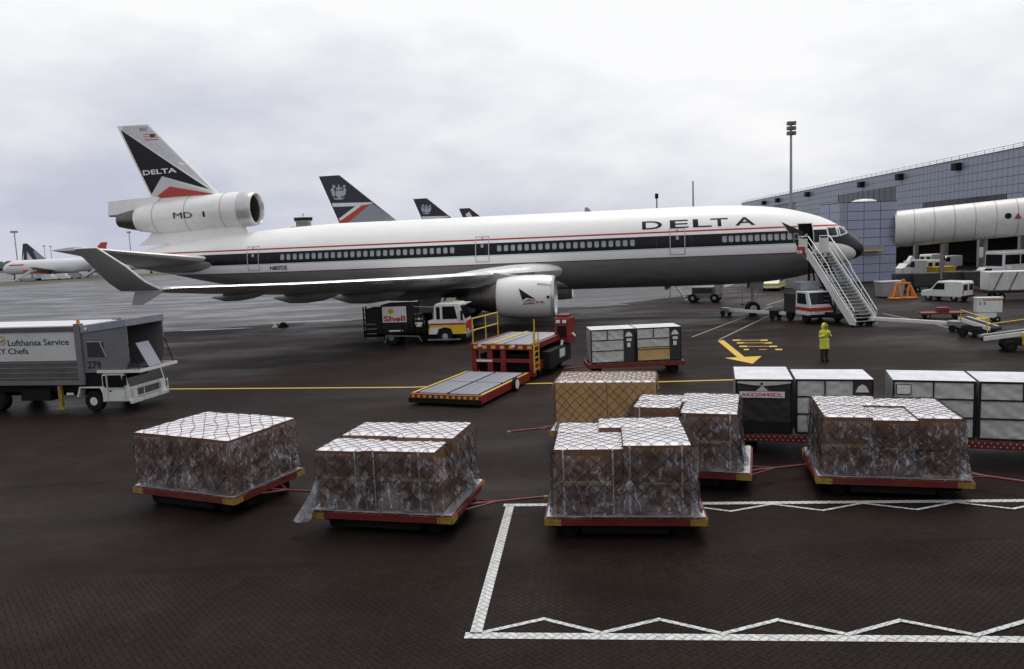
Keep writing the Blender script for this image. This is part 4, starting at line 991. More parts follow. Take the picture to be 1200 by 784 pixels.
# ================================================================ vehicles
def PH(o, rz, yl, px, py):          # pixel -> (x, z) on the plane local y = yl of a thing at o turned by rz
    r = ray(px, py); n = Vector((-sin(rz), cos(rz), 0)); u = Vector((cos(rz), sin(rz), 0)); N = Vector((o[0], o[1], 0)) + n*yl
    t = N.dot(n) / r.dot(n); P = r*t; return (P - N).dot(u), P.z + CAM_H
def wheel_set(t, xs, y, r, w, hub='galvanised', hubr=.5):
    o0 = h0 = None
    for x in xs:
        for sy in (-1, 1):
            p = (x, sy*y, r+.002)
            if o0 is None:
                o0 = ob('wheel', B().wheel((0,0,0), r, w), 'rubber', t, p, smooth=40)
                h0 = ob('hub', B().lathe([(-w*.5,.02),(-w*.53,r*.3),(-w*.46,r*hubr),(w*.46,r*hubr),(w*.53,r*.3),(w*.5,.02)], (0,0,0), 'y', 16), hub, o0, smooth=30)
            else: copy_tree(o0, t).location = p
def quadbox(name, pts, th, m, parent, axis='y'):       # thin slab from a polygon in x,z
    return ob(name, B().prism(pts, 'y', th[0], th[1]), m, parent)

# ---- catering truck
co = (-16.95, 31.69); cr_ = R(-10.5)
ct = thing('catering_truck', 'grey and white high-lift catering truck with a low white cab', 'truck', (*co, 0), cr_)
H_ = lambda px, py, yl=-1.2: PH(co, cr_, yl, px, py)
xe = H_(99, 440)[0]; xb = -6.9
ob('chassis', B().box(xb+.2, .4, -.45, .45, .55, .8).box(xb+.4, -.6, -1.0, 1.0, .8, 1.1).box(-3.4,-2.0,-1.12,-.6,.45,.95), 'chassis_black', ct)
body = ob('van_body', B().box(xb, xe-.02, -1.2, 1.2, 1.12, 3.5), 'truck_side', ct, bevel=.02)
ob('roof', B().box(xb-.02, xe, -1.22, 1.22, 3.5, 3.56), 'cab_white', body, bevel=.015)
ob('top_rail', B().box(xb, xe-.3, -1.245, -1.2, H_(50,389)[1], 3.5), 'truck_rail', body)
ob('lower_rail', B().box(xb, xe-.12, -1.24, -1.2, 1.32, H_(50,423)[1]), 'truck_rail', body)
ob('sill', B().box(xb, xe, -1.25, 1.25, 1.12, 1.3), 'truck_grey', body, bevel=.01)
for zz in np.linspace(1.42, H_(50,423)[1]-.08, 4): ob('rub_strip', B().box(xb, xe-.2, -1.255, -1.24, zz-.02, zz+.02), 'dull_metal', body)
ob('corner_post', B().box(xe-.24, xe+.02, -1.26, -1.0, 1.3, 3.62).box(xe-.24, xe+.02, 1.0, 1.26, 1.3, 3.62), 'truck_grey', body, bevel=.01)
ob('beacon', B().cyl((xe-.12,-1.1,3.62),(xe-.12,-1.1,3.8),.07,.06,12), 'amber', ct)
z0, z1 = H_(45,404)[1], H_(45,396.6)[1]; xa, xc = H_(9,400)[0], H_(80.5,400)[0]
xm, xn = H_(47.8,400)[0], H_(50.9,400)[0]
text_flat('title', 'Lufthansa', (xa,-1.212,z0-.03), (xm-xa,0,0), (0,0,z1-z0), 'text_black', body, .008); text_flat('title', 'Service', (xn,-1.212,z0-.03), (xc-xn,0,0), (0,0,z1-z0), 'text_black', body, .008)
z2, z3 = H_(15,415)[1], H_(15,408.3)[1]; xk = H_(33,411)[0]
xq, xr = H_(9.6,411)[0], H_(7,411)[0]
text_flat('title', 'Chefs', (xq,-1.212,z2), (xk-xq,0,0), (0,0,z3-z2), 'text_black', body, .008); text_flat('title', 'SKY', (xr-.68,-1.212,z2), (.68,0,0), (0,0,z3-z2), 'text_black', body, .008)
text_flat('title', 'LSG', (xa-1.35,-1.212,z0), (.75,0,0), (0,0,z1-z0-.02), 'text_black', body, .012)
cx, cz = H_(1.8, 399.5)
ob('roundel', B().lathe([(-.004,.19),(.0,.19),(.0,.155),(-.004,.155)], (cx,-1.212,cz), 'y', 24).cyl((cx-.1,-1.214,cz-.05),(cx+.12,-1.214,cz+.07),.02,n=6).cyl((cx+.0,-1.214,cz-.06),(cx+.12,-1.214,cz+.07),.02,n=6), 'crane_gold', body)
# forward loading bridge over the cab
xf = H_(146, 378)[0]; zt0, zt1 = H_(99,382)[1], H_(142,374)[1]; zb = 1.72
br = ob('loading_bridge', B().prism([(xe+.04,zb),(xe+.04,zt0-.02),(xf,zt1-.02),(xf,zb+.35),(xf-.2,zb)], 'y', -1.18, -1.1).prism([(xe+.04,zb),(xe+.04,zt0-.02),(xf,zt1-.02),(xf,zb+.35),(xf-.2,zb)], 'y', 1.1, 1.18).box(xe+.04,xe+.1,-1.1,1.1,zb,3.5), 'truck_grey', ct)
ob('bridge_roof', B().hexa([(xe+.02,-1.22,zt0-.3),(xf+.05,-1.22,zt1-.3),(xf+.05,1.22,zt1-.3),(xe+.02,1.22,zt0-.3)], [(xe+.02,-1.22,zt0),(xf+.05,-1.22,zt1),(xf+.05,1.22,zt1),(xe+.02,1.22,zt0)]), 'blue_grey', br, bevel=.02)
ob('lamp', B().cyl((xe+.3,-1.26,zt0-.12),(xe+.3,-1.2,zt0-.12),.06,n=10), 'headlamp', br)
ob('platform', B().box(xe+.04, 2.3, -1.2, 1.2, zb-.1, zb), 'truck_grey', br); ob('platform_edge', B().box(xe+.6, 2.32, -1.225, -1.2, zb-.12, zb+.0).box(2.3,2.33,-1.2,1.2,zb-.12,zb), 'label_white', br)
text_flat('number', '279', (xe+.18,-1.19,zb+.06), (.62,0,0), (0,0,.3), 'text_black', br, .02)
ob('recess_panel', B().box(xe+.25, .75, -1.195, -1.182, 2.25, 2.95), 'canvas_dark', br); ob('recess_trim', B().box(xe+.25, .75, -1.2, -1.19, 2.86, 2.92).bar((.6,-1.2,2.9),(.85,-1.2,2.25),.05), 'galvanised', br)
rl = B()
for y in (-1.12, 1.12):
    rl.cyl((xf,y,zb+1.0),(1.9,y,zb+.95),.022,n=6).cyl((1.9,y,zb+.95),(2.2,y,zb),.022,n=6).cyl((xf,y,zb+.55),(2.0,y,zb+.5),.02,n=6).cyl((1.55,y,zb),(1.45,y,zb+1.0),.02,n=6)
ob('guard_rail', rl, 'chassis_black', br)
gp = ob('folding_ramp', B().hexa([(2.24,-.6,zb+.02),(2.29,-.6,zb+.02),(2.29,.2,zb+.02),(2.24,.2,zb+.02)], [(1.72,-.6,zb+1.0),(1.77,-.6,zb+1.0),(1.77,.2,zb+1.0),(1.72,.2,zb+1.0)]), 'blue_grey', br, bevel=.01)
# low cab
cab = ob('cab', B().prism([(.5,.42),(.5,1.5),(.62,1.6),(1.5,1.6),(1.68,.95),(1.72,.42)], 'y', -1.18, 1.18), 'cab_white', ct, bevel=.03)
ob('door_window', B().prism([(.78,1.0),(.78,1.5),(1.38,1.5),(1.5,1.0)], 'y', -1.195, -1.182), 'dark_glass', cab); ob('quarter_window', B().box(.56,.69,-1.195,-1.182,1.0,1.48), 'dark_glass', cab)
ob('door_seam', B().box(.735,.745,-1.188,-1.181,.5,1.55).box(1.53,1.54,-1.188,-1.181,.5,1.0).box(.74,1.54,-1.188,-1.181,.93,.945), 'truck_rail', cab)
ob('door_handle', B().box(.8,.93,-1.21,-1.182,.84,.88), 'black', cab)
def fx(z): return 1.72 if z < .95 else 1.68 - (z-.95)*.277
def front(z0, z1, y0, y1, o=.012): return [(fx(z0)+o,y0,z0),(fx(z0)+o,y1,z0),(fx(z1)+o,y1,z1),(fx(z1)+o,y0,z1)]
q = front(1.0,1.54,-1.08,1.08); ob('windscreen', B().hexa(q, [(p[0]+.01,p[1],p[2]) for p in q]), 'dark_glass', cab)
ob('grille', B().box(1.72,1.75,-.65,.75,.55,.88), 'truck_rail', cab)
for zz in (.6,.68,.76,.84): ob('grille_bar', B().box(1.75,1.765,-.65,.75,zz-.012,zz+.012), 'dull_metal', cab)
for sy in (-1, 1): ob('headlight', B().box(1.72,1.76,sy*.9-.13,sy*.9+.13,.6,.84), 'headlamp', cab, bevel=.02)
ob('bumper', B().box(1.7,1.82,-1.2,1.2,.32,.5), 'cab_white', cab, bevel=.03)
bb = B()
for y in (-1.1,-.45,.55,1.1): bb.cyl((1.86,y,.36),(1.84,y,1.0),.02,n=6)
bb.cyl((1.85,-1.1,.92),(1.85,1.1,.92),.02,n=6).cyl((1.86,-1.1,.6),(1.86,1.1,.6),.02,n=6); ob('bull_bar', bb, 'cab_white', cab)
ob('fender', B().prism([(-.62,.62),(-.5,.98),(.4,.98),(.5,.75),(.5,.42),(.62,.42),(.62,1.04),(-.54,1.04),(-.7,.62)], 'y', -1.2, -.85), 'cab_white', cab); ob('fender_panel', B().box(-.3,.5,-1.15,1.1,.98,1.6), 'chassis_black', cab)
ob('mirror', B().box(1.62,1.68,-1.42,-1.24,1.1,1.5).cyl((1.55,-1.2,1.5),(1.65,-1.33,1.5),.015,n=6), 'black', cab)
wheel_set(ct, (0,), 1.0, .42, .26, 'cab_white', .55); wheel_set(ct, (-4.6,), .95, .45, .42, 'truck_grey')
ob('stabiliser', B().box(-1.6,-1.45,-1.16,-1.04,.14,1.1).box(-1.7,-1.35,-1.25,-.95,.1,.14), 'mark_yellow', ct); ob('light_bar', B().box(-1.2,-.9,-1.16,-1.1,.7,.78), 'label_white', ct)
x1_ = B()
for sg in (-1,1): x1_.bar((-5.8,sg*.7,1.1),(-1.2,sg*.7,.82),.1,.16)
ob('scissor_arms', x1_, 'chassis_black', ct)

# ---- fuel dispenser truck
so = (-4.2, 49.0); sr = R(-7); ft = thing('fuel_truck', 'dark aircraft fuelling truck with a white and yellow cab under the wing', 'truck', (*so, 0), sr)
H_ = lambda px, py, yl=-1.2: PH(so, sr, yl, px, py)
ob('chassis', B().box(-5.3,1.3,-.45,.45,.5,.75).box(-5.2,-1.0,-1.1,1.1,.75,.95), 'chassis_black', ft)
x0, x1 = H_(447.5,370)[0], H_(475.5,370)[0]; z0, z1 = H_(461,378)[1], H_(461,359.5)[1]
mod = ob('equipment_module', B().box(x0-.1,x1+.35,-1.05,1.05,.95,z1+.12), 'frame_dark', ft, bevel=.02)
sgn = ob('sign_board', B().box(x0,x1,-1.09,-1.05,z0,z1), 'label_white', mod)
text_flat('sign_text', 'Shell', (x0+.06,-1.096,z0+.06), (x1-x0-.12,0,0), (0,0,.36), 'shell_red', sgn, .035)
q = B(); cx, cz = x0+(x1-x0)*.36, z0+(z1-z0)*.7
q.prism([(cx-.05,cz-.16),(cx+.05,cz-.16)] + [(cx+.2*cos(R(a)), cz-.02+.19*sin(R(a))) for a in (-20,10,40,65,90,115,140,170,200)], 'y', -1.096, -1.091); ob('emblem', q, 'shell_yellow', sgn)
for a in (40,65,90,115,140): ob('emblem_rib', B().bar((cx,-1.098,cz-.12),(cx+.16*cos(R(a)),-1.098,cz-.02+.15*sin(R(a))),.012), 'shell_red', sgn)
lad = B().box(-5.2,-5.12,-1.1,-1.02,.5,2.5).box(-5.2,-5.12,-.55,-.47,.5,2.5)
for k in range(6): lad.box(-5.18,-5.14,-1.02,-.55,.6+k*.33,.64+k*.33)
ob('ladder', lad, 'chassis_black', ft)
ob('rear_cabinet', B().box(-5.1,x0-.15,-.95,.95,.95,2.35), 'frame_dark', ft, bevel=.02)
for k in range(4): ob('step', B().box(-4.95,-4.35,-1.18,-.95,.45+k*.3,.5+k*.3), 'dull_metal', ft)
hr = B()
for k in range(5):
    a = -2.9 + k*.42; hr.tube([(a,-1.0,.6),(a+.1,-1.2,.75),(a+.3,-1.22,1.1),(a+.28,-1.0,1.45)], .05, 6)
ob('hoses', hr, 'rubber', ft, smooth=50)
ob('hose_reel', B().lathe([(-.4,.5),(-.36,.52),(-.36,.3),(.36,.3),(.36,.52),(.4,.5)], (-2.3,0,1.55), 'y', 20), 'dull_metal', ft, smooth=40)
gx = H_(485.5,380)[0]; gz = H_(490,383)[1]; ob('gauge_panel', B().box(gx,gx+.6,-1.1,-1.0,gz-.05,gz+.75), 'frame_dark', ft); ob('gauge_label', B().box(gx+.03,gx+.5,-1.12,-1.1,gz,gz+.28), 'label_white', ft)
for k in range(3): ob('gauge', B().cyl((gx+.1+k*.2,-1.14,gz+.5),(gx+.1+k*.2,-1.1,gz+.5),.075,n=12), 'label_white' if k == 1 else 'dull_metal', ft)
ob('side_lamp', B().box(-1.75,-1.65,-1.15,-1.1,1.25,1.4), 'amber', ft); ob('rail_label', B().box(-3.5,-2.6,-1.2,-1.18,.88,.98), 'label_white', ft)
ob('side_guard', B().bar((-3.7,-1.18,.62),(-1.6,-1.18,.55),.06).bar((-1.6,-1.18,.55),(-1.4,-1.18,.2),.06).bar((-3.7,-1.18,.62),(-3.8,-1.18,.15),.06).bar((-1.0,-1.22,.3),(1.1,-1.22,.3),.06,.1), 'dull_metal', ft)
ob('overhead_boom', B().cyl((-3.2,-.5,2.45),(-.6,-.5,2.3),.04,n=8).cyl((-.6,-.5,2.3),(-.6,-.5,1.0),.04,n=8), 'dull_metal', ft)
cab = ob('cab', B().prism([(-.95,.62),(-.95,1.5),(-.6,1.5),(-.52,2.45),(-.4,2.55),(1.0,2.55),(1.12,2.45),(1.42,1.5),(1.5,.62),(.62,.62),(.5,.95),(.1,1.05),(-.3,.95),(-.42,.62)], 'y', -1.15, 1.15), 'cab_white', ft, bevel=.03)
ob('sun_visor', B().hexa([(1.08,-1.1,2.4),(1.5,-1.1,2.46),(1.5,1.1,2.46),(1.08,1.1,2.4)],[(1.05,-1.1,2.5),(1.5,-1.1,2.5),(1.5,1.1,2.5),(1.05,1.1,2.5)]), 'cab_white', cab)
ob('yellow_panel', B().prism([(-.95,1.18),(1.46,1.18),(1.47,.8),(1.35,.62),(.62,.62),(.5,.98),(.1,1.08),(-.95,1.08)], 'y', -1.165, -1.152).prism([(-.95,.7),(-.85,.7),(-.85,1.1),(-.95,1.1)],'y',-1.165,-1.152), 'shell_yellow', cab)
ob('red_stripe', B().prism([(-.95,1.2),(1.45,1.2),(1.43,1.32),(-.95,1.32)], 'y', -1.165, -1.152), 'shell_red', cab)
ob('door_window', B().prism([(.0,1.58),(.0,2.38),(.78,2.38),(.95,1.58)], 'y', -1.165, -1.152), 'dark_glass', cab); ob('quarter_window', B().box(-.4,-.16,-1.165,-1.152,1.58,2.36), 'dark_glass', cab)
ob('windscreen', B().hexa([(1.43,-1.02,1.55),(1.43,1.02,1.55),(1.41,1.02,1.55),(1.41,-1.02,1.55)],[(1.16,-1.02,2.4),(1.16,1.02,2.4),(1.14,1.02,2.4),(1.14,-1.02,2.4)]), 'dark_glass', cab)
ob('front_panel', B().box(1.5,1.53,-1.1,1.1,.7,1.4), 'shell_red', cab)
for sy in (-1,1): ob('headlight', B().box(1.52,1.58,sy*.85-.14,sy*.85+.14,.72,.92), 'headlamp', cab, bevel=.02)
ob('bumper', B().box(1.46,1.62,-1.18,1.18,.42,.64), 'dull_metal', cab, bevel=.02); ob('mirror', B().box(1.2,1.32,-1.4,-1.22,1.5,2.1), 'black', cab); ob('beacon', B().cyl((.5,0,2.55),(.5,0,2.72),.08,.06,10), 'amber', cab)
wheel_set(ft, (.1,), .98, .48, .28); wheel_set(ft, (-3.4,), .9, .48, .5, 'truck_grey')

# ---- cargo loader
fl, fr_ = G(482,460,.45), G(561.5,465,.45); lo = (fl + fr_)/2; lr = R(-22); Wf = (fr_-fl).length
lt = thing('cargo_loader', 'red cargo loader with a low roller platform and yellow railings', 'loader', (lo.x, lo.y, 0), lr)
fp = ob('front_platform', B().box(-Wf/2,Wf/2,0,.16,.1,.44).box(-Wf/2,-Wf/2+.14,.16,5.3,.12,.44).box(Wf/2-.14,Wf/2,.16,5.3,.12,.44).box(-Wf/2+.14,Wf/2-.14,5.16,5.3,.12,.44), 'loader_red', lt, bevel=.015)
ob('pan', B().box(-Wf/2+.14,Wf/2-.14,.16,5.16,.2,.3), 'chassis_black', fp)
def rollers(parent, x0, x1, y0, y1, z, n, cols):
    r0 = None; w = (x1-x0)/cols
    for c in range(cols):
        for k in range(n):
            p = (x0 + w*(c+.5), y0 + (y1-y0)*(k+.5)/n, z)
            if r0 is None: r0 = ob('roller', B().cyl((-w*.45,0,0),(w*.45,0,0),min(.07,(y1-y0)/n*.33),n=10), 'roller_steel', parent, p, smooth=50)
            else: copy_part(r0, parent, p)
rollers(fp, -Wf/2+.2, Wf/2-.2, .3, 5.05, .41, 26, 2)
ob('divider', B().box(-.03,.03,.2,5.1,.3,.46).box(-Wf/2+.2,Wf/2-.2,2.6,2.68,.3,.47), 'chassis_black', fp)
for sx in (-1, 1): ob('edge_stripe', B().box(sx*(Wf/2-.07)-.05, sx*(Wf/2-.07)+.05, .2, 5.2, .442, .452), 'rail_yellow', fp)
for k in range(12): ob('hazard_block', B().box(-Wf/2+.1+k*Wf/12.3, -Wf/2+.1+(k+.5)*Wf/12.3, -.006, .0, .3, .4), 'rail_yellow', fp)
ob('bumper', B().box(-Wf/2-.02,Wf/2+.02,-.06,-.0,.1,.28), 'chassis_black', fp)
wb_ = ob('support_wheel', B().wheel((Wf/2+.06,3.4,.28),.28,.16,'x'), 'rubber', fp, smooth=40); ob('wheel_cover', B().lathe([(-.09,.02),(-.09,.2),(.09,.2),(.09,.02)],(Wf/2+.06,3.4,.28),'x',14), 'label_white', wb_)
RW = 1.55; y0, y1, dz = 5.9, 10.6, 1.6
mb = ob('main_frame', B().box(-RW,-RW+.25,y0,y0+.25,.12,dz-.1).box(-.75,-.5,y0,y0+.2,.3,dz-.1).box(-.1,.15,y0,y0+.2,.3,dz-.1).box(RW-.25,RW,y0,y0+.25,.12,dz-.1).box(-RW,-RW+.2,y0+.25,y1,.35,.75).box(RW-.2,RW,y0+.25,y1,.35,.75).box(-RW,RW,y1-.3,y1,.3,dz-.1).box(-RW,RW,y0-.002,y0+.18,.75,.92), 'loader_red', lt, bevel=.015)
ob('underworks', B().box(-RW+.3,RW-.3,y0+.35,y1-.35,.3,1.1), 'chassis_black', mb)
rp = ob('rear_platform', B().box(-RW,RW,y0-.05,y0+.12,dz-.26,dz).box(-RW,-RW+.14,y0+.12,y1,dz-.26,dz).box(RW-.14,RW,y0+.12,y1,dz-.26,dz).box(-RW+.14,RW-.14,y1-.12,y1,dz-.26,dz).box(-RW+.14,RW-.14,y0+.12,y1-.12,dz-.2,dz-.14), 'loader_red', lt, bevel=.015)
rollers(rp, -RW+.2, RW-.2, y0+.2, y1-.2, dz-.05, 24, 2)
ob('centre_beam', B().box(-.55,-.4,y0+.1,y1-.1,dz-.1,dz+.04), 'rail_yellow', rp)
for k in range(7): ob('hazard_block', B().box(-RW+.15+k*.44, -RW+.37+k*.44, y0-.06, y0-.05, dz-.2, dz-.06), 'rail_yellow', rp)
for x in (-RW+.4, .5): ob('stop_lamp', B().box(x,x+.16,y0-.09,y0-.05,dz-.12,dz-.02), 'label_white', rp)
rail = B(); xl = -RW+.03
for y in (y0+.2, y0+1.7, y0+3.2): rail.cyl((xl,y,dz),(xl,y,dz+1.15),.03,n=8)
for z in (dz+.6, dz+1.15): rail.cyl((xl,y0+.2,z),(xl,y0+3.2,z),.03,n=8)
ob('side_railing', rail, 'rail_yellow', rp, smooth=40)
rail = B(); 
for y in (y0+.25,): rail.cyl((RW-.05,y,.9),(RW-.05,y,dz+1.1),.035,n=8)
ob('post', rail, 'rail_yellow', rp)
ld_ = B().box(RW+.0,RW+.05,y0-.12,y0-.06,.35,dz+.25).box(RW+.0,RW+.05,y0+.5,y0+.56,.35,dz+.25)
for k in range(6): ld_.box(RW+.005,RW+.045,y0-.06,y0+.5,.45+k*.26,.5+k*.26)
ld_.cyl((RW+.02,y0-.09,dz+.2),(RW+.02,y0-.09,dz+.5),.03,n=6).cyl((RW+.02,y0+.53,dz+.2),(RW+.02,y0+.53,dz+.5),.03,n=6); ob('access_ladder', ld_, 'rail_yellow', mb)
cb = ob('driver_console', B().box(RW-.3,RW+.45,y1-.9,y1+.1,1.15,2.4).box(RW-.2,RW+.35,y1-.75,y1-.05,2.4,2.55), 'loader_red', lt, bevel=.03)
for k in range(2): ob('console_lamp', B().box(RW-.2+k*.33,RW+.0+k*.33,y1-.93,y1-.9,2.15,2.3), 'label_white', cb)
ob('console_recess', B().box(RW-.15,RW+.32,y1-.915,y1-.9,1.45,2.0), 'chassis_black', cb)
ob('engine_housing', B().box(RW-.5,RW+.3,y0+1.2,y1-.2,.3,1.1), 'frame_dark', lt, bevel=.02)
ob('data_plate', B().box(RW+.3,RW+.31,y1-2.0,y1-1.2,.6,1.0), 'label_white', lt); ob('name_plate', B().box(-RW+.25,-RW+1.05,y0-.012,y0-.002,.78,.88), 'label_white', mb)
ob('lever', B().cyl((RW+.1,y1-.95,1.3),(RW+.1,y1-1.1,1.05),.07,n=8), 'label_white', lt); ob('lever', B().cyl((RW+.45,y1-.4,1.6),(RW+.6,y1-.4,1.45),.06,n=8), 'label_white', lt)
w0 = None
for y in (y0+1.0, y1-.7):
    for sx in (-1, 1):
        if w0 is None: w0 = ob('wheel', B().wheel((0,0,0),.36,.3,'x'), 'rubber', lt, (sx*(RW-.22),y,.362), smooth=40)
        else: copy_part(w0, lt, (sx*(RW-.22),y,.362))

# ---- boarding stairs on a truck
foot = Vector((22.45, 47.75, 0)); door = NOSE + AX*D1S + LAT*3.25; sv = Vector((door.x-foot.x, door.y-foot.y, 0)); SL = sv.length - .15; srz = math.atan2(-sv.x, sv.y)
st = thing('boarding_stairs', 'white mobile passenger stairs leading up to the open forward door', 'stairs', foot, srz)
zp = D1Z0 - .06; yt = SL - 1.15; n = 22
for sx in (-1, 1):
    ob('stringer', B().prism([(.05,.12),(.0,.42),(yt,zp+.32),(yt+.2,zp+.32),(yt+.2,zp-.45),(yt-.1,zp-.55),(.62,.12)], 'x', sx*.78-.03, sx*.78+.03), 'cab_white', st, bevel=.01)
tr0 = None
for k in range(n):
    y = .15 + (yt-.15)*k/n; z = .18 + (zp-.18)*(k+1)/n - .03
    if tr0 is None: tr0 = ob('tread', B().box(-.75,.75,0,.27,-.03,0).mi(1).box(-.75,.75,-.012,0,-.03,.002), ['dull_metal','galvanised'], st, (0,y,z))
    else: copy_part(tr0, st, (0,y,z))
ob('platform', B().box(-.8,.8,yt,SL+.02,zp-.08,zp), 'dull_metal', st)
for sx in (-1, 1):
    p = [(sx*.8,.15,.3),(sx*.8,.15,1.05),(sx*.8,yt*.52,zp*.52+1.12),(sx*.8,yt*.56,zp*.56+1.28),(sx*.8,yt,zp+1.15),(sx*.8,SL,zp+1.15),(sx*.8,SL,zp)]
    rb_ = B().tube(p, .032, 8).tube([(sx*.8,.15,.7),(sx*.8,yt,zp+.72),(sx*.8,SL,zp+.72)], .022, 6)
    for k in range(5): yy = .15+(yt-.15)*k/5+.5; rb_.cyl((sx*.8,yy,.2+(zp-.2)*yy/yt),(sx*.8,yy,(.9 if yy/yt < .54 else 1.05)+(zp-.0)*yy/yt),.02,n=6)
    ob('handrail', rb_, 'cab_white', st, smooth=50)
for sx in (-.81,.81): ob('side_panel', B().box(sx-.02,sx+.02,yt+.1,SL,zp,zp+1.0), 'cab_white', st)
ob('danger_panel', B().box(-1.0,-.86,yt+.35,SL-.05,zp-.05,zp+.45), 'shell_red', st); 
for k in range(2): ob('panel_plate', B().box(-1.01-.004*k,-.99,yt+.42+k*.35,yt+.66+k*.35,zp-.02,zp+.2), 'label_white', st)
ob('canopy_gate', B().tube([(-.8,SL-.02,zp),(-.8,SL-.02,zp+.95),(-.75,yt+.2,zp+1.3)],.03,6), 'cab_white', st)
sc = B()
for sx in (-.6,.6):
    sc.bar((sx,2.4,.75),(sx,yt+.1,zp-.35),.1).bar((sx,5.4,.75),(sx,3.2,zp*.42),.1).bar((sx,5.6,.75),(sx,5.5,zp-.4),.12).bar((sx,4.2,.75),(sx,yt,zp-.4),.09)
sc.bar((-.6,5.5,2.2),(.6,5.5,2.2),.08).bar((-.6,5.5,3.3),(.6,5.5,3.3),.08); ob('lift_frame', sc, 'chassis_black', st)
ob('chassis', B().box(-1.0,.6,1.6,6.3,.42,.75), 'chassis_black', st)
cab = ob('cab', B().prism([(3.0,.55),(2.95,1.25),(3.3,2.15),(4.7,2.15),(4.75,.55)], 'x', -2.1, -.35), 'cab_white', st, bevel=.04)
ob('windscreen', B().hexa([(-2.0,2.95,1.3),(-.45,2.95,1.3),(-.45,2.98,1.3),(-2.0,2.98,1.3)],[(-2.0,3.25,2.07),(-.45,3.25,2.07),(-.45,3.28,2.07),(-2.0,3.28,2.07)]), 'dark_glass', cab)
ob('side_window', B().prism([(3.35,1.3),(3.55,2.02),(4.5,2.02),(4.5,1.3)], 'x', -2.115, -2.102), 'dark_glass', cab)
ob('red_band', B().box(-2.12,-.33,2.92,4.76,.86,1.08), 'shell_red', cab); ob('bumper', B().box(-2.12,-.33,2.85,3.02,.4,.62), 'black', cab)
for x in (-1.85,-.6): ob('headlight', B().cyl((x,2.9,.72),(x,2.97,.72),.09,n=10), 'headlamp', cab)
ob('rear_body', B().box(-2.0,-.3,4.8,6.4,.6,1.9), 'canvas_dark', st, bevel=.02); ob('roof_unit', B().box(-1.9,-.5,4.4,5.4,2.18,2.75), 'blue_grey', st, bevel=.04)
w0 = None
for y in (3.75,5.8):
    for x in (-1.85,.45):
        if w0 is None: w0 = ob('wheel', B().wheel((0,0,0),.4,.26,'x'), 'rubber', st, (x,y,.402), smooth=40)
        else: copy_part(w0, st, (x,y,.402))
for sx in (-.65,.65): ob('foot_wheel', B().wheel((sx,.5,.14),.14,.08,'x'), 'rubber', st, smooth=40)

# ---- long white wheeled boom lying past the nose gear
b0, b1 = G(849,363,.45), G(1124,379.5,.45); bv = (b1-b0); bt = thing('towing_boom', 'long white wheeled tow boom lying on the apron under the nose', 'tow bar', (b0.x,b0.y,0), math.atan2(bv.y,bv.x)); BL = Vector((bv.x,bv.y,0)).length
ob('beam', B().box(0,BL,-.1,.1,.34,.56), 'bridge_white', bt, bevel=.02)
for k, x in enumerate((.15, BL*.27, BL*.66, BL-.2)):
    c = ob('wheel_carriage', B().box(x-.35,x+.35,-.3,.3,.25,.62), 'chassis_black' if k % 3 else 'dull_metal', bt, bevel=.02)
    for sy in (-1,1): ob('wheel', B().wheel((x,sy*.38,.2),.2,.12), 'rubber', c, smooth=40)
# ---- ground power cart and steps behind the belly
gt = G(826,354); gu = thing('ground_power_cart', 'small dark service cart parked behind the belly', 'cart', gt, R(-25))
ob('body', B().box(-1.5,1.5,-.7,.7,.45,.8).box(-1.1,.9,-.6,.6,.8,1.45), 'truck_grey', gu, bevel=.04); ob('panel', B().box(-1.0,.8,-.62,-.6,.9,1.35), 'canvas_dark', gu)
ob('bonnet', B().box(.95,1.7,-.5,.5,.8,1.9), 'galvanised', gu, bevel=.03); wheel_set(gu, (-1.0,1.0), .65, .42, .22)
lt_ = G(800,354); ls = thing('service_steps', 'narrow service steps standing behind the belly beside the cart', 'steps', lt_, R(-10))
q = B()
for y in (-.35,.35): q.bar((.3,y,0),(-1.1,y,2.3),.1)
for k in range(8): q.box(.3-1.4*k/8-.12,.3-1.4*k/8+.12,-.33,.33,.2+k*.27,.23+k*.27)
ob('flight', q, 'galvanised', ls); ob('legs', B().bar((-1.1,-.35,2.3),(-1.2,-.35,0),.07).bar((-1.1,.35,2.3),(-1.2,.35,0),.07), 'galvanised', ls)
sp_ = G(870,357); pp = thing('marker_post', 'thin grey prop post standing by the nose gear', 'post', sp_, 0)
ob('pole', B().cyl((0,0,.0),(0,0,2.5),.05,n=8), 'dull_metal', pp); ob('foot', B().lathe([(0,.2),(.06,.18),(.1,.05)],(0,0,0),'z',12,True), 'chassis_black', pp)
cg = G(332,383); cn = thing('wheel_chock', 'small dark wheel chock lying on the wet taxiway edge', 'chock', cg, .3)
ob('wedge', B().prism([(-.5,0),(.5,0),(.15,.38),(-.15,.38)],'y',-.25,.25), 'black', cn); ob('wedge', B().prism([(-.9,0),(-.45,0),(-.6,.3),(-.75,.3)],'y',-.3,.1), 'label_white', cn)

# ================================================================ the marshaller in yellow
pg = G(966,423); pe = thing('person', 'person in yellow hooded waterproofs standing on the apron, hands raised to the chest', 'person', pg, R(12))
def skin_mesh(name, verts, edges, m, parent, sub=2):
    me = bpy.data.meshes.new(name); me.from_pydata([v[:3] for v in verts], edges, []); o = bpy.data.objects.new(name, me); COL.objects.link(o); o.parent = parent
    md = o.modifiers.new('skin', 'SKIN'); sl = me.skin_vertices[0].data
    for k, v in enumerate(verts): sl[k].radius = (v[3], v[4] if len(v) > 4 else v[3])
    sl[0].use_root = True; s = o.modifiers.new('sub', 'SUBSURF'); s.levels = s.render_levels = sub; md.use_smooth_shade = True; me.materials.append(MATS[m]); return o
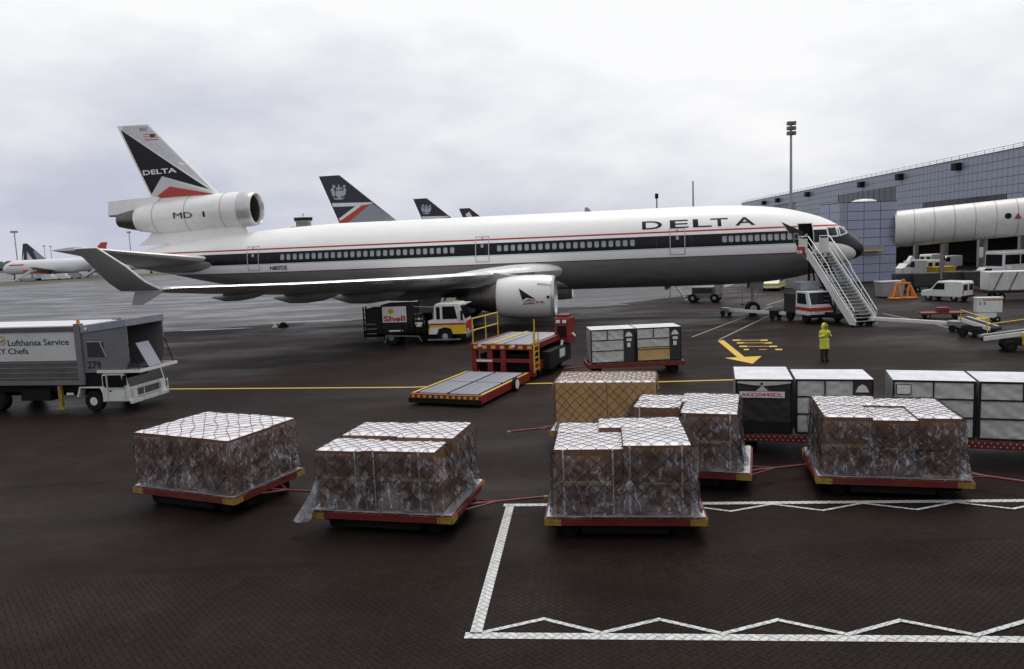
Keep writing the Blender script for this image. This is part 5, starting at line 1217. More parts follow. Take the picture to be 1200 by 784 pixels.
# local: faces -y
V = [(0,0,.95,.15,.11),(0,0,1.15,.14,.1),(0,.01,1.38,.17,.11),(0,0,1.5,.065),(0,-.02,1.58,.06),(0,-.02,1.66,.095,.11),(0,-.01,1.74,.085,.1)]
Eg = [(0,1),(1,2),(2,3),(3,4),(4,5),(5,6)]
def add(chain, root):
    prev = root
    for c in chain: V.append(c); Eg.append((prev, len(V)-1)); prev = len(V)-1
    return prev
for sx in (-1, 1):
    add([(sx*.1,0,.88,.095),(sx*.11,-.01,.5,.065),(sx*.11,.02,.1,.045),(sx*.12,-.12,.05,.04)], 0)
    h_ = add([(sx*.2,.01,1.42,.06),(sx*.28,-.02,1.16,.048),(sx*.12,-.24,1.24,.036),(sx*.06,-.29,1.28,.034,.02)], 2)
    for k, (dx, dz, ln) in enumerate(((-.02,.03,.07),(.0,.035,.08),(.02,.03,.075),(.035,.02,.06))):
        x = sx*(.06-dx); add([(x,-.31,1.29+dz*.6,.011),(x-sx*.01,-.335,1.30+dz,.01),(x-sx*.025,-.345,1.30+dz+ln*.5,.009)], h_)
    add([(sx*.075,-.3,1.31,.012),(sx*.08,-.32,1.345,.01)], h_)
body_ = skin_mesh('body', V, Eg, 'skin', pe)
b = B(); rg = []
for z, rx, ry, cy in ((.6,.245,.185,.0),(.78,.235,.178,.0),(.95,.225,.168,0),(1.1,.205,.155,0),(1.3,.235,.16,.0),(1.42,.235,.15,.0),(1.5,.13,.12,0)):
    rg.append([(rx*cos(a)*(1+.03*noise.noise((cos(a)*2,sin(a)*2,z*6))), cy+ry*sin(a)*(1+.03*noise.noise((cos(a)*3,z*5,2))), z) for a in [2*PI*k/24 for k in range(24)]])
b.loft(rg, False)
for sx in (-1, 1): b.tube([(sx*.17,.01,1.44),(sx*.24,.01,1.38),(sx*.285,-.01,1.17),(sx*.25,-.1,1.17),(sx*.13,-.24,1.25)], .072, 12)
coat = ob('coat', b, 'hi_vis', pe, smooth=60); s_ = coat.modifiers.new('s', 'SUBSURF'); s_.levels = s_.render_levels = 1
rg = []
for f in [k/7 for k in range(8)]:                     # hood open at the front
    z = 1.46 + f*.36; rad = .15*math.sqrt(max(.02, 1-((z-1.62)/.21)**2)) if f > .3 else .13
    rg.append([(rad*cos(a), .005+rad*1.05*sin(a), z) for a in [R(-52) + R(284)*k/18 for k in range(19)]])
ob('hood', B().loft(rg, False, False), 'hi_vis', pe, smooth=80).modifiers.new('t', 'SOLIDIFY').thickness = .02
ob('reflective_band', B().lathe([(1.0,.232),(1.05,.228)], (0,0,0), 'z', 24), 'reflective', coat).scale = (1, .76, 1)
for sx in (-1, 1):
    lg = ob('trouser_leg', B().loft([[(sx*cx+rx*cos(a), rx*1.05*sin(a)+cy, z) for a in [2*PI*k/14 for k in range(14)]] for z, cx, rx, cy in ((.1,.115,.075,.02),(.3,.112,.08,.01),(.5,.11,.085,-.01),(.8,.1,.11,0),(.92,.09,.12,0))], False), 'trousers', pe, smooth=60)
    ob('boot', B().loft([[(sx*.12+.055*cos(a)*k, -.06+yo+.14*sin(a)*k, z) for a in [2*PI*j/14 for j in range(14)]] for z, k, yo in ((0,.95,0),(.05,1.0,0),(.09,.8,.03),(.16,.55,.07))]), 'black', pe, smooth=50)
ob('nose', B().loft([[(.018*k*cos(a), -.125-yo, z+.014*k*sin(a)) for a in [2*PI*j/8 for j in range(8)]] for z, k, yo in ((1.63,1,0),(1.635,.7,.018),(1.64,.2,.024))]), 'skin', pe, smooth=60)
for sx in (-1,1): ob('eye', B().lathe([(-.008,.012),(.004,.01),(.008,.002)], (sx*.034,-.117,1.668), 'y', 8), 'black', pe)
ob('mouth', B().box(-.03,.03,-.122,-.112,1.585,1.595), 'livery_red', pe)
# ================================================================ the pier building
PD = Vector((72.8-67.5, 237.8-100.7, 0)).normalized(); P0 = Vector((67.5, 100.7, 0)) - PD*38; prz = math.atan2(PD.y, PD.x)      # local x along the facade, away from camera; local -y faces... 
PL = 178.0; PH_ = 16.0; PB = 5.6
pier = thing('pier_building', 'long grey grid-panelled pier building with an open dark ground floor', 'building', P0, prz)
# facade faces local +y (towards the apron)
w1 = None
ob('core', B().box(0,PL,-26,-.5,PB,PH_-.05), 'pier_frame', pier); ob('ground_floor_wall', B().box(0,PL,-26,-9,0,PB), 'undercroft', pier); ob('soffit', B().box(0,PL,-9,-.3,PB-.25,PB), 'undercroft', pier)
for k in range(19): ob('column', B().box(k*9.5+1,k*9.5+1.6,-1.2,-.6,0,PB-.25), 'concrete', pier)
pw, ph = 1.2, (PH_-PB)/9
def wpx(px, py):           # pixel -> (x along facade, z)
    r = ray(px, py); nrm = Vector((-PD.y, PD.x, 0)); t = P0.dot(nrm)/r.dot(nrm); P = r*t; return (P-P0).dot(PD), P.z+CAM_H
wins = []
for q in (((982,229),(1047,219)), ((1080,236),(1173,226.5)), ((905,243),(930,239))):
    a, c = wpx(*q[0]), wpx(*q[1]); x0, x1 = min(a[0],c[0]), max(a[0],c[0]); wins.append((x0, x1, 0, max(a[1],c[1])))
wins = [(x0, x1, z1-2.6, z1) for x0, x1, _, z1 in wins]
b = B(); rest = B(); cnt = 0; pan = None
nx = int(PL/pw)
for i in range(nx):
    x0 = i*pw
    for k in range(9):
        z0 = PB + k*ph
        if any(a-.6 < x0+pw/2 < c+.6 and lo-.4 < z0+ph/2 < hi+.2 for a, c, lo, hi in wins): continue
        if 36 <= x0 < 36+pw*34 and cnt < 300:
            cnt += 1
            if pan is None: pan = ob('panel', B().box(.035,pw-.035,-.5,-.42,.035,ph-.035), 'pier_panel', pier, (x0,0,z0))
            else: copy_part(pan, pier, (x0,0,z0))
        else: rest.box(x0+.035,x0+pw-.035,-.5,-.42,z0+.035,z0+ph-.035)
ob('panel_field', rest, 'pier_panel', pier)['kind'] = 'stuff'
for a, c, lo, hi in wins:
    w = ob('window_band', B().box(a-.5,c+.5,-.499,-.47,lo-.3,hi+.1), 'dark_window', pier)
    n = int((c-a)/2.4)
    for k in range(n+1): ob('mullion', B().box(a-.5+k*2.4,a-.4+k*2.4,-.47,-.43,lo-.3,hi+.1), 'pier_frame', w)
ob('parapet', B().box(0,PL,-.6,-.3,PH_,PH_+.15), 'pier_frame', pier)
cr_b = B()
for k in range(int(PL/2.2)): cr_b.cyl((k*2.2,-.9,PH_+.1),(k*2.2,-.9,PH_+.75),.035,n=5)
cr_b.cyl((0,-.9,PH_+.75),(PL,-.9,PH_+.75),.035,n=5).cyl((0,-.9,PH_+.45),(PL,-.9,PH_+.45),.025,n=5); ob('roof_railing', cr_b, 'far_grey', pier)
for px, py in ((1121,195),(1054,207),(1009,216),(946,227.5),(911,234.5),(895,237.5)):
    x, z = wpx(px, py); ob('floodlight', B().box(x-.7,x+.7,-.4,.5,z-.6,z+.5).box(x-.1,x+.1,-.9,-.4,z+.2,z+.35), 'black', pier, bevel=.05)
# ---- stair tower standing in front of the pier
tw = thing('stair_tower', 'blue-grey panelled stair tower standing in front of the pier', 'tower', (39.1,90.2,0), R(4))
TWW, TWD, TWH = 6.95, 5.0, 9.35
ob('core', B().box(.08,TWW-.08,.08,TWD,0,TWH-.05), 'pier_frame', tw); rowh = TWH/9
pp_ = None; ps = None
for k in range(9):
    for i in range(3):
        wv = (TWW-.9)/3; p = (.9+i*wv, 0, k*rowh)
        if pp_ is None: pp_ = ob('panel', B().box(.035,wv-.035,.0,.08,.035,rowh-.035), 'tower_panel', tw, p)
        else: copy_part(pp_, tw, p)
    if ps is None: ps = ob('panel', B().box(.02,.88,.0,.08,.02,rowh-.02), 'pier_panel', tw, (0,0,k*rowh)); pe_ = ob('panel', B().box(0,.08,.1,TWD/2-.02,.02,rowh-.02), 'tower_panel', tw, (0,0,k*rowh)); pr_ = ob('panel', B().box(TWW-.08,TWW,.1,TWD/2-.02,.02,rowh-.02), 'tower_panel', tw, (0,0,k*rowh)); copy_part(pe_, tw, (0,TWD/2,0)); copy_part(pr_, tw, (0,TWD/2,0))
    else: copy_part(ps, tw, (0,0,k*rowh)); [copy_part(q, tw, (0,y,k*rowh)) for q in (pe_, pr_) for y in (0, TWD/2)]
ob('roof_dome', B().lathe([(TWH-.1,1.5),(TWH+.25,1.35),(TWH+.42,.9),(TWH+.5,.05)], (4.2,2.4,0), 'z', 24), 'bridge_white', tw, smooth=50); ob('roof', B().box(0,TWW,0,TWD,TWH,TWH+.08), 'pier_frame', tw)
ob('guide_panel', B().box(2.4,4.8,-.9,-.1,3.6,4.35).mi(1).box(2.4,4.8,-.912,-.9,3.6,3.78), ['blue_grey','rail_yellow'], tw)
# ---- glazed white link bridge
a_, c_ = Vector((46.2,91.8,0)), Vector((67.0,83.5,0)); bl = thing('link_bridge', 'white tubular link bridge on columns joining the tower to the pier', 'bridge', a_, math.atan2(c_.y-a_.y, c_.x-a_.x)); LB = (c_-a_).length
RB = 2.15; zc = 6.02; TL_ = math.tan(R(3.7))
def brr(x, k=1.0): return [(x, k*RB*cos(a), zc + x*TL_ + k*RB*1.0*sin(a)) for a in [2*PI*j/40 for j in range(40)]]
seg = 2.05; nseg = int(LB/seg); sg0 = None
for k in range(nseg+1):
    if sg0 is None: sg0 = ob('shell_panel', B().loft([brr(.03), brr(seg-.03)], False), 'bridge_white', bl, (0,0,0), smooth=60)
    else: copy_part(sg0, bl, (k*seg,0,k*seg*TL_))
ob('inner_skin', B().loft([brr(0,.985), brr((nseg+1)*seg,.985)]), 'bridge_seam', bl, smooth=60)
for x in (5.2, 9.6, 14.2): ob('column', B().cyl((x,0,0),(x,0,zc+x*TL_-RB+.1),.22,n=14), 'concrete', bl, smooth=50); 
ob('column_sign', B().box(8.9,9.3,-.5,-.4,2.4,3.6), 'label_white', bl)
def bhit(px, py):
    o = (a_.x,a_.y); return PH(o, math.atan2(c_.y-a_.y, c_.x-a_.x), -RB, px, py)
xx, zz = bhit(1181.5,253); ob('round_mark', B().lathe([(-.01,.33),(.0,.33),(.01,.01)], (xx,-RB*.999-.02,zz), 'y', 20), 'black', bl)
xx, zz = bhit(1193,253); q = B(); q.prism([(xx-.36,zz-.3),(xx+.36,zz-.3),(xx,zz+.34)],'y',-RB-.03,-RB-.01); ob('triangle_mark', q, 'livery_red', bl)
# ---- masts
def mast(name, label, px, py, Y, lamp=True, tilt=0):
    r = ray(px, py); t = Y/r.y; x, z = r.x*t, r.z*t + CAM_H; m = thing(name, label, 'mast', (x, Y, 0), 0)
    ob('pole', B().cyl((0,0,0),(0,0,z),.28 if Y < 200 else .24,.16 if Y < 200 else .2,10), 'far_grey', m, smooth=50)
    return m, z
m, z = mast('floodlight_mast', 'tall floodlight mast rising behind the nose', 927, 146, 120)
for k in range(3):
    for s in (-1, 1): ob('floodlight', B().box(s*.35-.3,s*.35+.3,-.5,.2,z-1.6+k*.75,z-1.05+k*.75), 'exhaust_metal', m, bevel=.05)
m, z = mast('antenna_mast', 'thin antenna mast behind the fuselage', 812, 212, 170, False); ob('stay_frame', B().box(-8,.0,-.1,.1,10.9,11.1), 'far_grey', m)
m, z = mast('antenna_mast', 'short lamp post poking above the fuselage roof', 769.5, 230, 170, False); ob('lamp', B().box(-.35,.35,-.3,.3,z-.5,z+.6), 'black', m, bevel=.1)
for i, (px, py, Y) in enumerate(((16.5,271.5,330),(51.5,288,620),(59,288.5,650),(151,272,380))):
    m, z = mast('floodlight_mast', ['apron floodlight mast with a wide lamp crown behind the dark patterned tail','tiny distant mast with a flat lamp head','tiny distant mast with a flat lamp head','slim floodlight mast standing behind the tailplane'][i], px, py, Y)
    if i in (1,2): m['group'] = 'distant twin masts'
    ob('lamp_crown', B().cyl((0,0,z-.5),(0,0,z+.3),1.5 if i == 0 else 1.0,n=14), 'far_grey', m)
# ---- distant control tower
r = ray(355,252); t = 640/r.y; ctw = thing('control_tower', 'distant control tower peeking over the fuselage', 'tower', (r.x*t, 640, 0), 0); z = r.z*t + CAM_H
ob('shaft', B().box(-5,5,-5,5,0,z-6), 'concrete', ctw); ob('base_block', B().box(-9,9,-7,7,0,z-9.5), 'far_white', ctw)
ob('cabin', B().lathe([(z-6.5,5),(z-4.8,7.4),(z-2,7.8),(z-1.6,6),(z-1.4,.1)], (0,0,0), 'z', 12), 'far_white', ctw); ob('glazing', B().lathe([(z-4.7,7.5),(z-2.2,7.85)], (0,0,0), 'z', 12), 'dark_window', ctw); ob('aerial', B().cyl((0,0,z-1.5),(0,0,z+1.5),.5,n=6), 'far_grey', ctw)
# ================================================================ distant airliners
def jet(label, loc, rz, L_, rad, zc, fin_pts, finm, group=None, tail_z=None, wing_z=None, engines=True, body='far_white', name='distant_airliner', decals=None):
    """x aft from the nose"""
    t = thing(name, label, 'airliner', (loc[0], loc[1], 0), rz, group); rg = []
    for u, k, dz in ((0,.03,-.3),(.015,.35,-.22),(.04,.65,-.12),(.09,.93,-.03),(.14,1,0),(.66,1,0),(.8,.78,.2),(.9,.5,.45),(.97,.24,.62),(1,.06,.7)):
        rg.append([(L_*u, rad*k*cos(a), zc + rad*dz + rad*k*sin(a)) for a in [2*PI*j/24 for j in range(24)]])
    ob('fuselage', B().loft(rg), body, t, smooth=50)
    f_ = ob('fin', B().prism(fin_pts, 'y', -.25, .25), finm, t, bevel=.08)
    for dp in (decals or ()):
        ob(dp[0], B().prism(dp[1], 'y', -.32-dp[3], .32+dp[3]), dp[2], f_)
    for sg in (1, -1):
        ob('wing', B().loft([[(x0+c*x, sg*y, z+th*tt_) for x, tt_ in FO] for x0, c, y, z, th in ((L_*.33,L_*.2,rad*.8,zc-rad*.55,1.2),(L_*.6,L_*.05,L_*.44,zc-rad*.55+L_*.035,.3))]), 'far_grey', t, smooth=40)
        ob('tailplane', B().loft([[(x0+c*x, sg*y, z+th*tt_) for x, tt_ in FO] for x0, c, y, z, th in ((L_*.86,L_*.1,rad*.3,zc+rad*.35,.5),(L_*.95,L_*.035,L_*.16,zc+rad*.7,.2))]), 'far_grey', t, smooth=40)
        if engines: ob('engine', B().lathe([(0,.9),(.3,1.1),(2.2,1.1),(4,.7)], (L_*.36, sg*L_*.17, zc-rad*.95), 'x', 18), 'far_grey', t, smooth=50)
        ob('gear', B().cyl((L_*.48,sg*rad*.9,0),(L_*.48,sg*rad*.9,zc-rad*.4),.3,n=8).wheel((L_*.48-.7,sg*rad*.9,.62),.62,.8).wheel((L_*.48+.7,sg*rad*.9,.62),.62,.8), 'rubber', t)
    ob('nose_gear', B().cyl((L_*.1,0,0),(L_*.1,0,zc-rad*.8),.2,n=8).wheel((L_*.1,0,.5),.5,.6), 'rubber', t)
    b = B()
    return t
# three big jets whose tails rise behind the fuselage: navy fin, crest, white/red flashes
_r = ray(375, 206.5); _k = (19.3-CAM_H)/_r.z; _tip = Vector((_r.x*_k, _r.y*_k, 0)); JL = 69.0; JA = PI - PSI; _loc = _tip - Vector((cos(JA), sin(JA), 0))*JL
def fq(*pts): return [PH((_loc.x, _loc.y), JA, 0, 370 + x/6.316, 195 + y/6.316) for x, y in pts]       # fin shapes traced on the nearest of the three
FINP = fq((25,75),(175,65),(590,395),(660,455),(200,470)); DEC = [
    ('fin_grey_field', fq((130,275),(415,268),(590,395),(655,452),(205,465)), 'far_grey', 0),
    ('fin_band', fq((125,273),(420,266),(425,273),(300,297),(133,299)), 'trim_white', .012),
    ('fin_navy', fq((135,300),(300,294),(175,387)), 'far_navy', .014),
    ('fin_white_flash', fq((300,294),(345,292),(192,400),(175,388)), 'trim_white', .014),
    ('fin_red_flash', fq((345,290),(405,283),(215,440),(178,412)), 'far_red', .018)]
CREST = [fq(*p) for p in (((155,180),(205,180),(210,215),(180,238),(150,215)), ((115,170),(135,160),(148,185),(145,230),(128,215)), ((232,170),(212,160),(208,185),(208,228),(224,212)),
    ((150,150),(165,165),(175,130),(188,165),(205,148),(200,172),(158,174)), ((130,236),(222,234),(200,246),(150,246)), ((128,140),(150,138),(146,162),(130,160)), ((210,138),(226,142),(222,160),(208,158)))]
def big_jet(label, px, py, third=False):
    r = ray(px, py); k = (19.3-CAM_H)/r.z; tip = Vector((r.x*k, r.y*k, 0)); loc = tip - Vector((cos(JA), sin(JA), 0))*JL
    t = jet(label, loc, JA, JL, 3.25, 6.2, FINP, 'far_navy', None, engines=True, decals=DEC)
    fin_ = [c for c in t.children if c.name.startswith('fin')][0]
    if not third:
        for p in CREST: ob('crest_piece', B().prism(p, 'y', .33, .36), 'crest_silver', fin_)
    else:
        ob('fin_flash', B().prism(fq((120,160),(175,120),(260,262),(190,262)), 'y', .33, .36), 'trim_white', fin_)
    return t
mat('crest_silver', (.42,.44,.48), .45)
big_jet('far jet with the tallest navy crested tail fin behind the fuselage', 375, 206.5)
big_jet('far jet with a smaller navy crested tail fin showing over the fuselage', 485, 233)
big_jet('far jet with the smallest dark fin tip showing over the fuselage', 538.5, 244.3, True)
# jets on the far left apron
n_ = G(-1,330.6); tl = Vector((-1,0,0))
jl = jet('white distant jet with its nose over the grass and red lettering', (n_.x-4.5, n_.y+10), R(-6), 45.0, 2.9, 5.1, [(44.6,13.6),(42.2,13.6),(35,7.2),(42.6,7.2)], 'far_red')
ob('title_stripe', B().box(5,11,-2.8,2.8,5.9,6.4), 'far_red', jl)
n2 = Vector((n_.x-38, n_.y+95, 0))
r = ray(27,285.5); k = (15.8-CAM_H)/r.z; tp = Vector((r.x*k, r.y*k, 0))
ang = R(172); j2 = jet('distant jet with a dark tail fin patterned in white behind the white jet', tp - Vector((cos(ang),sin(ang),0))*46, ang, 46.0, 2.75, 4.9, [(46,15.8),(44.0,15.8),(34,7.0),(47.8,7.0)], 'far_navy')
fin_ = [c for c in j2.children if c.name.startswith('fin')][0]; q = B(); q.prism([(41.5,8),(44.6,8),(44.3,12.2)],'y',.27,.3); q.prism([(46.4,8),(47.4,8),(45.9,12)],'y',.27,.3); ob('fin_pattern', q, 'far_white', fin_); q = B(); q.prism([(34,7.0),(39,7.0),(41.3,12.3),(40.4,12.4)],'y',.27,.29); ob('fin_flash', q, 'far_grey', fin_)
r = ray(93,290); k = (13-CAM_H)/r.z; tp = Vector((r.x*k, r.y*k, 0)); j3 = jet('distant jet hidden behind the wingtip fin, only its dark tail showing', tp - Vector((cos(ang),sin(ang),0))*38, ang, 38.0, 1.95, 3.9, [(38,13),(35.8,13),(30,5.6),(36.5,5.6)], 'far_navy', engines=False)
def mini(name, label, cat, p, rz, parts):
    t = thing(name, label, cat, p, rz)
    for nm, q, m in parts: ob(nm, q, m, t)
    return t
mini('service_truck', 'distant red and white truck under the white jet', 'truck', G(37,329), 0, [('body', B().box(-5,5,-1.5,1.5,.8,2.6), 'far_white'), ('top', B().box(-2,5,-1.5,1.5,2.6,4.2), 'far_red'), ('wheels', B().wheel((-3,0,.5),.5,2.8).wheel((3,0,.5),.5,2.8), 'rubber')])
for i, (p, rz) in enumerate((((15,330.5), R(20)), ((100,326), R(-15)))):
    mini('boarding_stairs', ['distant boarding stairs at the nose of the white jet','distant boarding stairs under the rear of the white jet'][i], 'stairs', G(*p), rz, [('flight', B().prism([(0,.3),(6.5,4.4),(8,4.4),(8,3.6),(6.5,3.4),(.6,.2)],'y',-1,1), 'far_white'), ('base', B().box(3,7.5,-.9,.9,.3,1.2).box(6.2,6.6,-.6,.6,1.2,3.6), 'far_grey')])
for i, (px, c) in enumerate(((58,'far_white'),(74,'far_white'),(88,'far_grey'))):
    mini('service_van', ['distant white van under the wing of the white jet','distant white van between the jet wing and its rear stairs','distant grey van by the rear stairs of the white jet'][i], 'van', G(px,328.5-i*.9), 0, [('body', B().box(-2.4,2.4,-1,1,.4,1.5).box(-2.4,1.4,-1,1,1.5,2.3), c), ('wheels', B().wheel((-1.5,0,.4),.4,1.9).wheel((1.5,0,.4),.4,1.9), 'rubber')])
# low trees and sheds on the horizon
trn = random.Random(5)
for i, (x0, x1, yy) in enumerate(((-900,-560,1100),(-560,-250,1150),(-250,60,1200),(60,500,1250))):
    b = B()
    for k in range(260):
        x = trn.uniform(x0, x1); y = yy + trn.uniform(-60,60); h = trn.uniform(5,13); w = trn.uniform(6,14)
        rg = [[(x+w*q*cos(a)*(1+.2*noise.noise((a,z_,k))), y+w*q*sin(a), z_*h) for a in [2*PI*j/7 for j in range(7)]] for z_, q in ((0,.6),(.4,1),(.8,.75),(1,.2))]; b.loft(rg)
    tag(ob('far_woods', b, 'far_tree'), ['distant low woods along the horizon', 'distant low woods along the horizon', 'distant low woods along the horizon', 'distant low woods along the horizon'][i], 'trees', 'woods along the horizon', 'stuff')

# ================================================================ ground vehicles by the pier
def van(label, px, py, rz, L_=4.0, W_=1.65, H__=1.85, m='cab_white', bonnet=1.15, name='van', cat='van', glass=True):
    t = thing(name, label, cat, G(px, py), rz)       # x forward
    b_ = ob('body', B().prism([(-L_/2,.35),(-L_/2,H__*.92),(-L_/2+.12,H__),(L_/2-bonnet-.35,H__),(L_/2-bonnet+.25,H__*.6),(L_/2-.1,H__*.5),(L_/2,.45),(L_/2-.1,.35)], 'y', -W_/2, W_/2), m, t, bevel=.07)
    if glass:
        xw = L_/2-bonnet
        for sy in (-1,1):
            ob('side_window', B().prism([(xw-.95,H__*.58),(xw-.95,H__*.9),(xw-.32,H__*.9),(xw+.1,H__*.58)],'y',sy*W_/2-.012,sy*W_/2+.012), 'dark_glass', b_)
            ob('rear_window', B().box(-L_/2-.012,-L_/2+.02,sy*W_*.25-.28,sy*W_*.25+.28,H__*.55,H__*.85), 'dark_glass', b_)
        ob('windscreen', B().hexa([(xw+.27,-W_*.43,H__*.6),(xw+.27,W_*.43,H__*.6),(xw+.25,W_*.43,H__*.6),(xw+.25,-W_*.43,H__*.6)],[(xw-.3,-W_*.43,H__*.95),(xw-.3,W_*.43,H__*.95),(xw-.33,W_*.43,H__*.95),(xw-.33,-W_*.43,H__*.95)]), 'dark_glass', b_)
    ob('bumper', B().box(L_/2-.06,L_/2+.06,-W_/2,W_/2,.35,.52), 'frame_dark', b_); ob('bumper', B().box(-L_/2-.06,-L_/2+.06,-W_/2,W_/2,.35,.5), 'frame_dark', b_)
    for sy in (-1,1): ob('tail_lamp', B().box(-L_/2-.02,-L_/2+.03,sy*W_*.44-.06,sy*W_*.44+.06,.6,.9), 'shell_red', b_)
    wheel_set(t, (-L_*.3, L_*.31), W_/2-.1, .3, .18); return t
van('white panel van parked alone on the open apron before the pier', 1109, 352, R(118), 3.6, 1.55, 1.65)
van('white van parked with its rear doors to the apron by the tower', 1080, 325, R(97), 4.4, 1.8, 2.2)
van('white van standing behind the yellow skip', 1095, 316, R(30), 4.6, 1.8, 2.3)
van('white pickup cab beside the yellow skip under the bridge', 1108, 315, R(200), 4.6, 1.8, 1.9)
van('white car parked beside the bridge column', 1158, 328, R(170), 4.2, 1.7, 1.45)
mini('skip', 'yellow waste skip under the link bridge', 'skip', G(1103,326), R(8), [('tub', B().prism([(-1.0,.0),(1.0,.0),(1.35,1.3),(-1.35,1.3)],'y',-.8,.8), 'rail_yellow'), ('rim', B().box(-1.42,1.42,-.86,.86,1.3,1.4), 'rail_yellow')])
mini('beacon_car', 'white car with a roof sign beside the tower', 'car', G(1067,322), R(10), [('body', B().prism([(-2,.35),(-2,.95),(-1.5,1.05),(-1.0,1.55),(.5,1.55),(1.1,1.0),(2,.9),(2,.35)],'y',-.85,.85), 'cab_white'), ('roof_sign', B().box(-.6,.6,-.6,.6,1.6,1.85).prism([(-.5,1.85),(.5,1.85),(0,2.5)],'y',-.3,.3), 'label_white'), ('glass', B().prism([(-1.35,1.08),(-.95,1.48),(.45,1.48),(.95,1.05)],'y',-.87,.87), 'dark_glass'), ('wheels', B().wheel((-1.2,0,.32),.32,1.75).wheel((1.25,0,.32),.32,1.75), 'rubber')])
# bus
bp = G(1194,326); bs_ = thing('bus', 'white and red apron bus parked under the link bridge', 'bus', bp, R(8))
bb_ = ob('body', B().box(-3.2,8,-1.4,1.4,.4,3.1), 'cab_white', bs_, bevel=.12); ob('window_band', B().box(-3.0,8.02,-1.415,1.415,1.7,2.75).box(-3.215,-3.1,-1.2,1.2,1.5,2.8), 'dark_glass', bb_); ob('stripe', B().box(-3.1,8.02,-1.412,1.412,.85,1.05), 'shell_red', bb_)
for k in range(5): ob('pillar', B().box(-1.2+k*2,-1.1+k*2,-1.42,1.42,1.7,2.75), 'cab_white', bb_)
ob('roof', B().box(-3.1,7.9,-1.3,1.3,3.1,3.2), 'cab_white', bb_); wheel_set(bs_, (-1.6,5), 1.15, .48, .3)
# white curtain box trailer and a row of dark baggage carts
tb = G(1158,352); tr_ = thing('cargo_trailer', 'low trailer loaded with pale tarpaulined boxes before the bus', 'trailer', tb, R(-12))
ob('deck', B().box(-.5,7,-1.1,1.1,.65,.85), 'frame_dark', tr_); ob('tarpaulin', B().box(-.3,3.1,-1,1,.85,2.35), 'canvas_grey', tr_, bevel=.06); ob('tarpaulin', B().box(3.2,6.8,-1,1,.85,2.35), 'canvas_grey', tr_, bevel=.06)
for x in (0,1.1,2.2): ob('strap', B().bar((x,-1.03,.85),(x+.6,-1.03,2.3),.05), 'frame_dark', tr_)
wheel_set(tr_, (.6,5.8), .9, .32, .2)
mat('dark_tarp', (.028,.025,.026), .7, var=.3, bmp=.2, bs_=6)
for i, (px, py) in enumerate(((1062,341),(1083,341),(1122,339),(1142,339))):
    lb = ['dark covered baggage cart beside the orange stand', 'dark covered baggage cart behind the lone white van', 'dark covered baggage cart between the lone van and the white car', 'dark covered baggage cart before the white car'][i]
    t = thing('baggage_cart', lb, 'cart', G(px,py), R(-8), 'dark baggage carts before the pier')
    ob('cover', B().box(-1.15,1.15,-.75,.75,.5,1.75), 'dark_tarp', t, bevel=.06); ob('deck', B().box(-1.25,1.25,-.8,.8,.4,.5), 'frame_dark', t); wheel_set(t, (-.85,.85), .65, .22, .12)
og = G(1058,350); t = thing('orange_stand', 'orange steel maintenance stand near the foot of the tower', 'stand', og, R(-10))
for sx in (-1,1):
    ob('leg_frame', B().bar((sx*.95,-.45,.06),(sx*.5,0,1.35),.13).bar((sx*.95,.45,.06),(sx*.5,0,1.35),.13).bar((sx*.2,-.45,.06),(sx*.5,0,1.35),.13), 'orange', t)
    ob('foot_plate', B().box(sx*.6-.5,sx*.6+.5,-.55,.55,.02,.12), 'orange', t, bevel=.03)
ob('head', B().box(-.6,.6,-.12,.12,1.28,1.42).box(-.12,.12,-.1,.1,1.42,1.7), 'orange', t, bevel=.02)
rb_ = G(1042,348); t = thing('steel_bin', 'grey steel bin by the base of the tower', 'bin', rb_, 0); ob('tub', B().prism([(-.9,.1),(.9,.1),(1.05,1.35),(-1.05,1.35)],'y',-.7,.7), 'blue_grey', t); ob('lid', B().box(-1.1,1.1,-.75,.75,1.35,1.45), 'galvanised', t); wheel_set(t, (-.6,.6), .5, .08, .06)
# white power unit with an orange stripe
wg = G(1157,377); t = thing('power_unit', 'white box-shaped ground power unit with an orange stripe', 'generator', wg, R(-16))
ob('housing', B().box(-.7,.7,-.4,.4,.62,1.5), 'cab_white', t, bevel=.03); ob('roof', B().box(-.74,.74,-.44,.44,1.5,1.56), 'cab_white', t); ob('stripe', B().box(-.4,.71,-.415,-.4,1.38,1.46), 'orange', t)
for x in (-.6,-.35): ob('badge', B().box(x,x+.1,-.415,-.4,1.1,1.3), 'blue_grey', t)
ob('lower_case', B().box(-.6,.4,-.36,.36,.3,.62), 'label_white', t); wheel_set(t, (-.45,.45), .34, .18, .1); ob('draw_bar', B().bar((-.6,0,.35),(-1.7,-.3,.3),.06), 'rail_yellow', t)
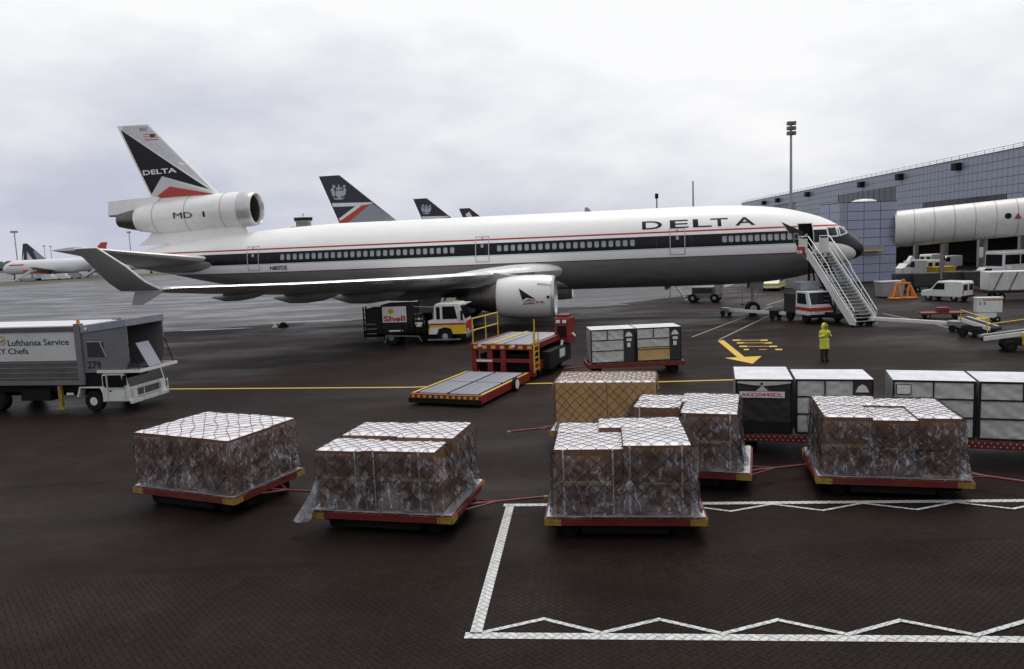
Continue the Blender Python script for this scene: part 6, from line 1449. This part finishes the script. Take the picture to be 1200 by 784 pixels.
# belt loaders at the right edge
def belt(label, p, q, z0, z1, seed):
    v = q - p; t = thing('belt_loader', label, 'belt loader', (p.x,p.y,0), math.atan2(v.y,v.x), 'belt loaders by the power unit'); L_ = Vector((v.x,v.y,0)).length
    sl = lambda x: z0 + (z1-z0)*x/L_
    for y in (-.42,.42): ob('side_rail', B().bar((0,y,z0),(L_,y,z1),.09,.2), 'bridge_white', t)
    ob('belt', B().hexa([(0,-.37,z0-.02),(L_,-.37,z1-.02),(L_,.37,z1-.02),(0,.37,z0-.02)],[(0,-.37,z0+.05),(L_,-.37,z1+.05),(L_,.37,z1+.05),(0,.37,z0+.05)]), 'chassis_black', t)
    ob('drum', B().cyl((0,-.45,z0),(0,.45,z0),.12,n=12), 'frame_dark', t); ob('chassis', B().box(L_*.25,L_*.85,-.6,.6,.3,.62), 'frame_dark', t)
    ob('prop', B().bar((L_*.35,-.3,.6),(L_*.35,-.3,sl(L_*.35)),.08).bar((L_*.75,-.3,.6),(L_*.75,-.3,sl(L_*.75)),.08), 'frame_dark', t)
    ob('guard_rail', B().tube([(L_*.1,.5,sl(L_*.1)),(L_*.1,.5,sl(L_*.1)+.55),(L_*.9,.5,sl(L_*.9)+.55),(L_*.9,.5,sl(L_*.9))],.03,6), 'rail_yellow', t)
    ob('engine_box', B().box(L_*.45,L_*.8,-.95,-.55,.35,.95), 'rail_yellow', t, bevel=.03); wheel_set(t, (L_*.32,L_*.78), .62, .26, .2, 'frame_dark'); return t
belt('white-railed belt loader sloping down beside the white power unit', G(1166,385,.5), G(1128,374,.9), .5, .95, 1)
belt('longer white-railed belt loader beside the one sloping to the power unit', G(1150,397,.55), G(1250,384,1.1), .6, 1.15, 2)
rdg = G(1103,373); t = thing('tow_dolly', 'small low red equipment trolley on the open apron beyond the boom', 'trolley', rdg, R(-15)); ob('deck', B().box(-1.3,1.3,-.5,.5,.3,.42), 'dolly_red', t); ob('box', B().box(-.3,.4,-.3,.3,.42,.75), 'dolly_red', t, bevel=.02); wheel_set(t, (-.9,.9), .42, .18, .1)
# cars glimpsed under the belly and a low wall
yg = G(907,339.5); t = thing('marked_car', 'white and yellow car seen beneath the nose', 'car', yg, R(60)); ob('body', B().prism([(-2.1,.3),(-2.1,.85),(-1.5,.95),(-.9,1.45),(.7,1.45),(1.3,.95),(2.1,.82),(2.1,.3)],'y',-.85,.85), 'label_white', t, bevel=.05); ob('glass', B().prism([(-1.3,.98),(-.85,1.38),(.6,1.38),(1.05,.98)],'y',-.87,.87), 'dark_glass', t); ob('stripe', B().box(-2.12,2.0,-.865,.865,.55,.8), 'shell_yellow', t); ob('roof_bar', B().box(-.3,0,-.5,.5,1.45,1.58), 'shell_yellow', t); wheel_set(t, (-1.3,1.35), .75, .31, .18)
wl_ = G(935,337); t = thing('low_wall', 'low tan wall behind the stairs truck', 'wall', wl_, R(4)); ob('wall', B().box(-4,2.5,0,.5,0,2.6), 'concrete', t); ob('coping', B().box(-4.1,2.6,-.08,.58,2.6,2.75), 'concrete', t)

# ================================================================ unseen building added behind the viewpoint to darken faces turned to the camera
tm = thing('added_shade_building', 'unseen dark building added behind the viewpoint to shade the camera-facing sides', 'building', (0, -6, 0), 0)
ob('wall', B().box(-95,75,-18,0,0,9), 'pier_frame', tm); ob('parapet', B().box(-95.2,75.2,-18,.2,9,9.4), 'pier_frame', tm)
for k in range(20): ob('window', B().box(-92+k*8.3,-85.5+k*8.3,0,.04,4.6,7.6), 'dark_window', tm)
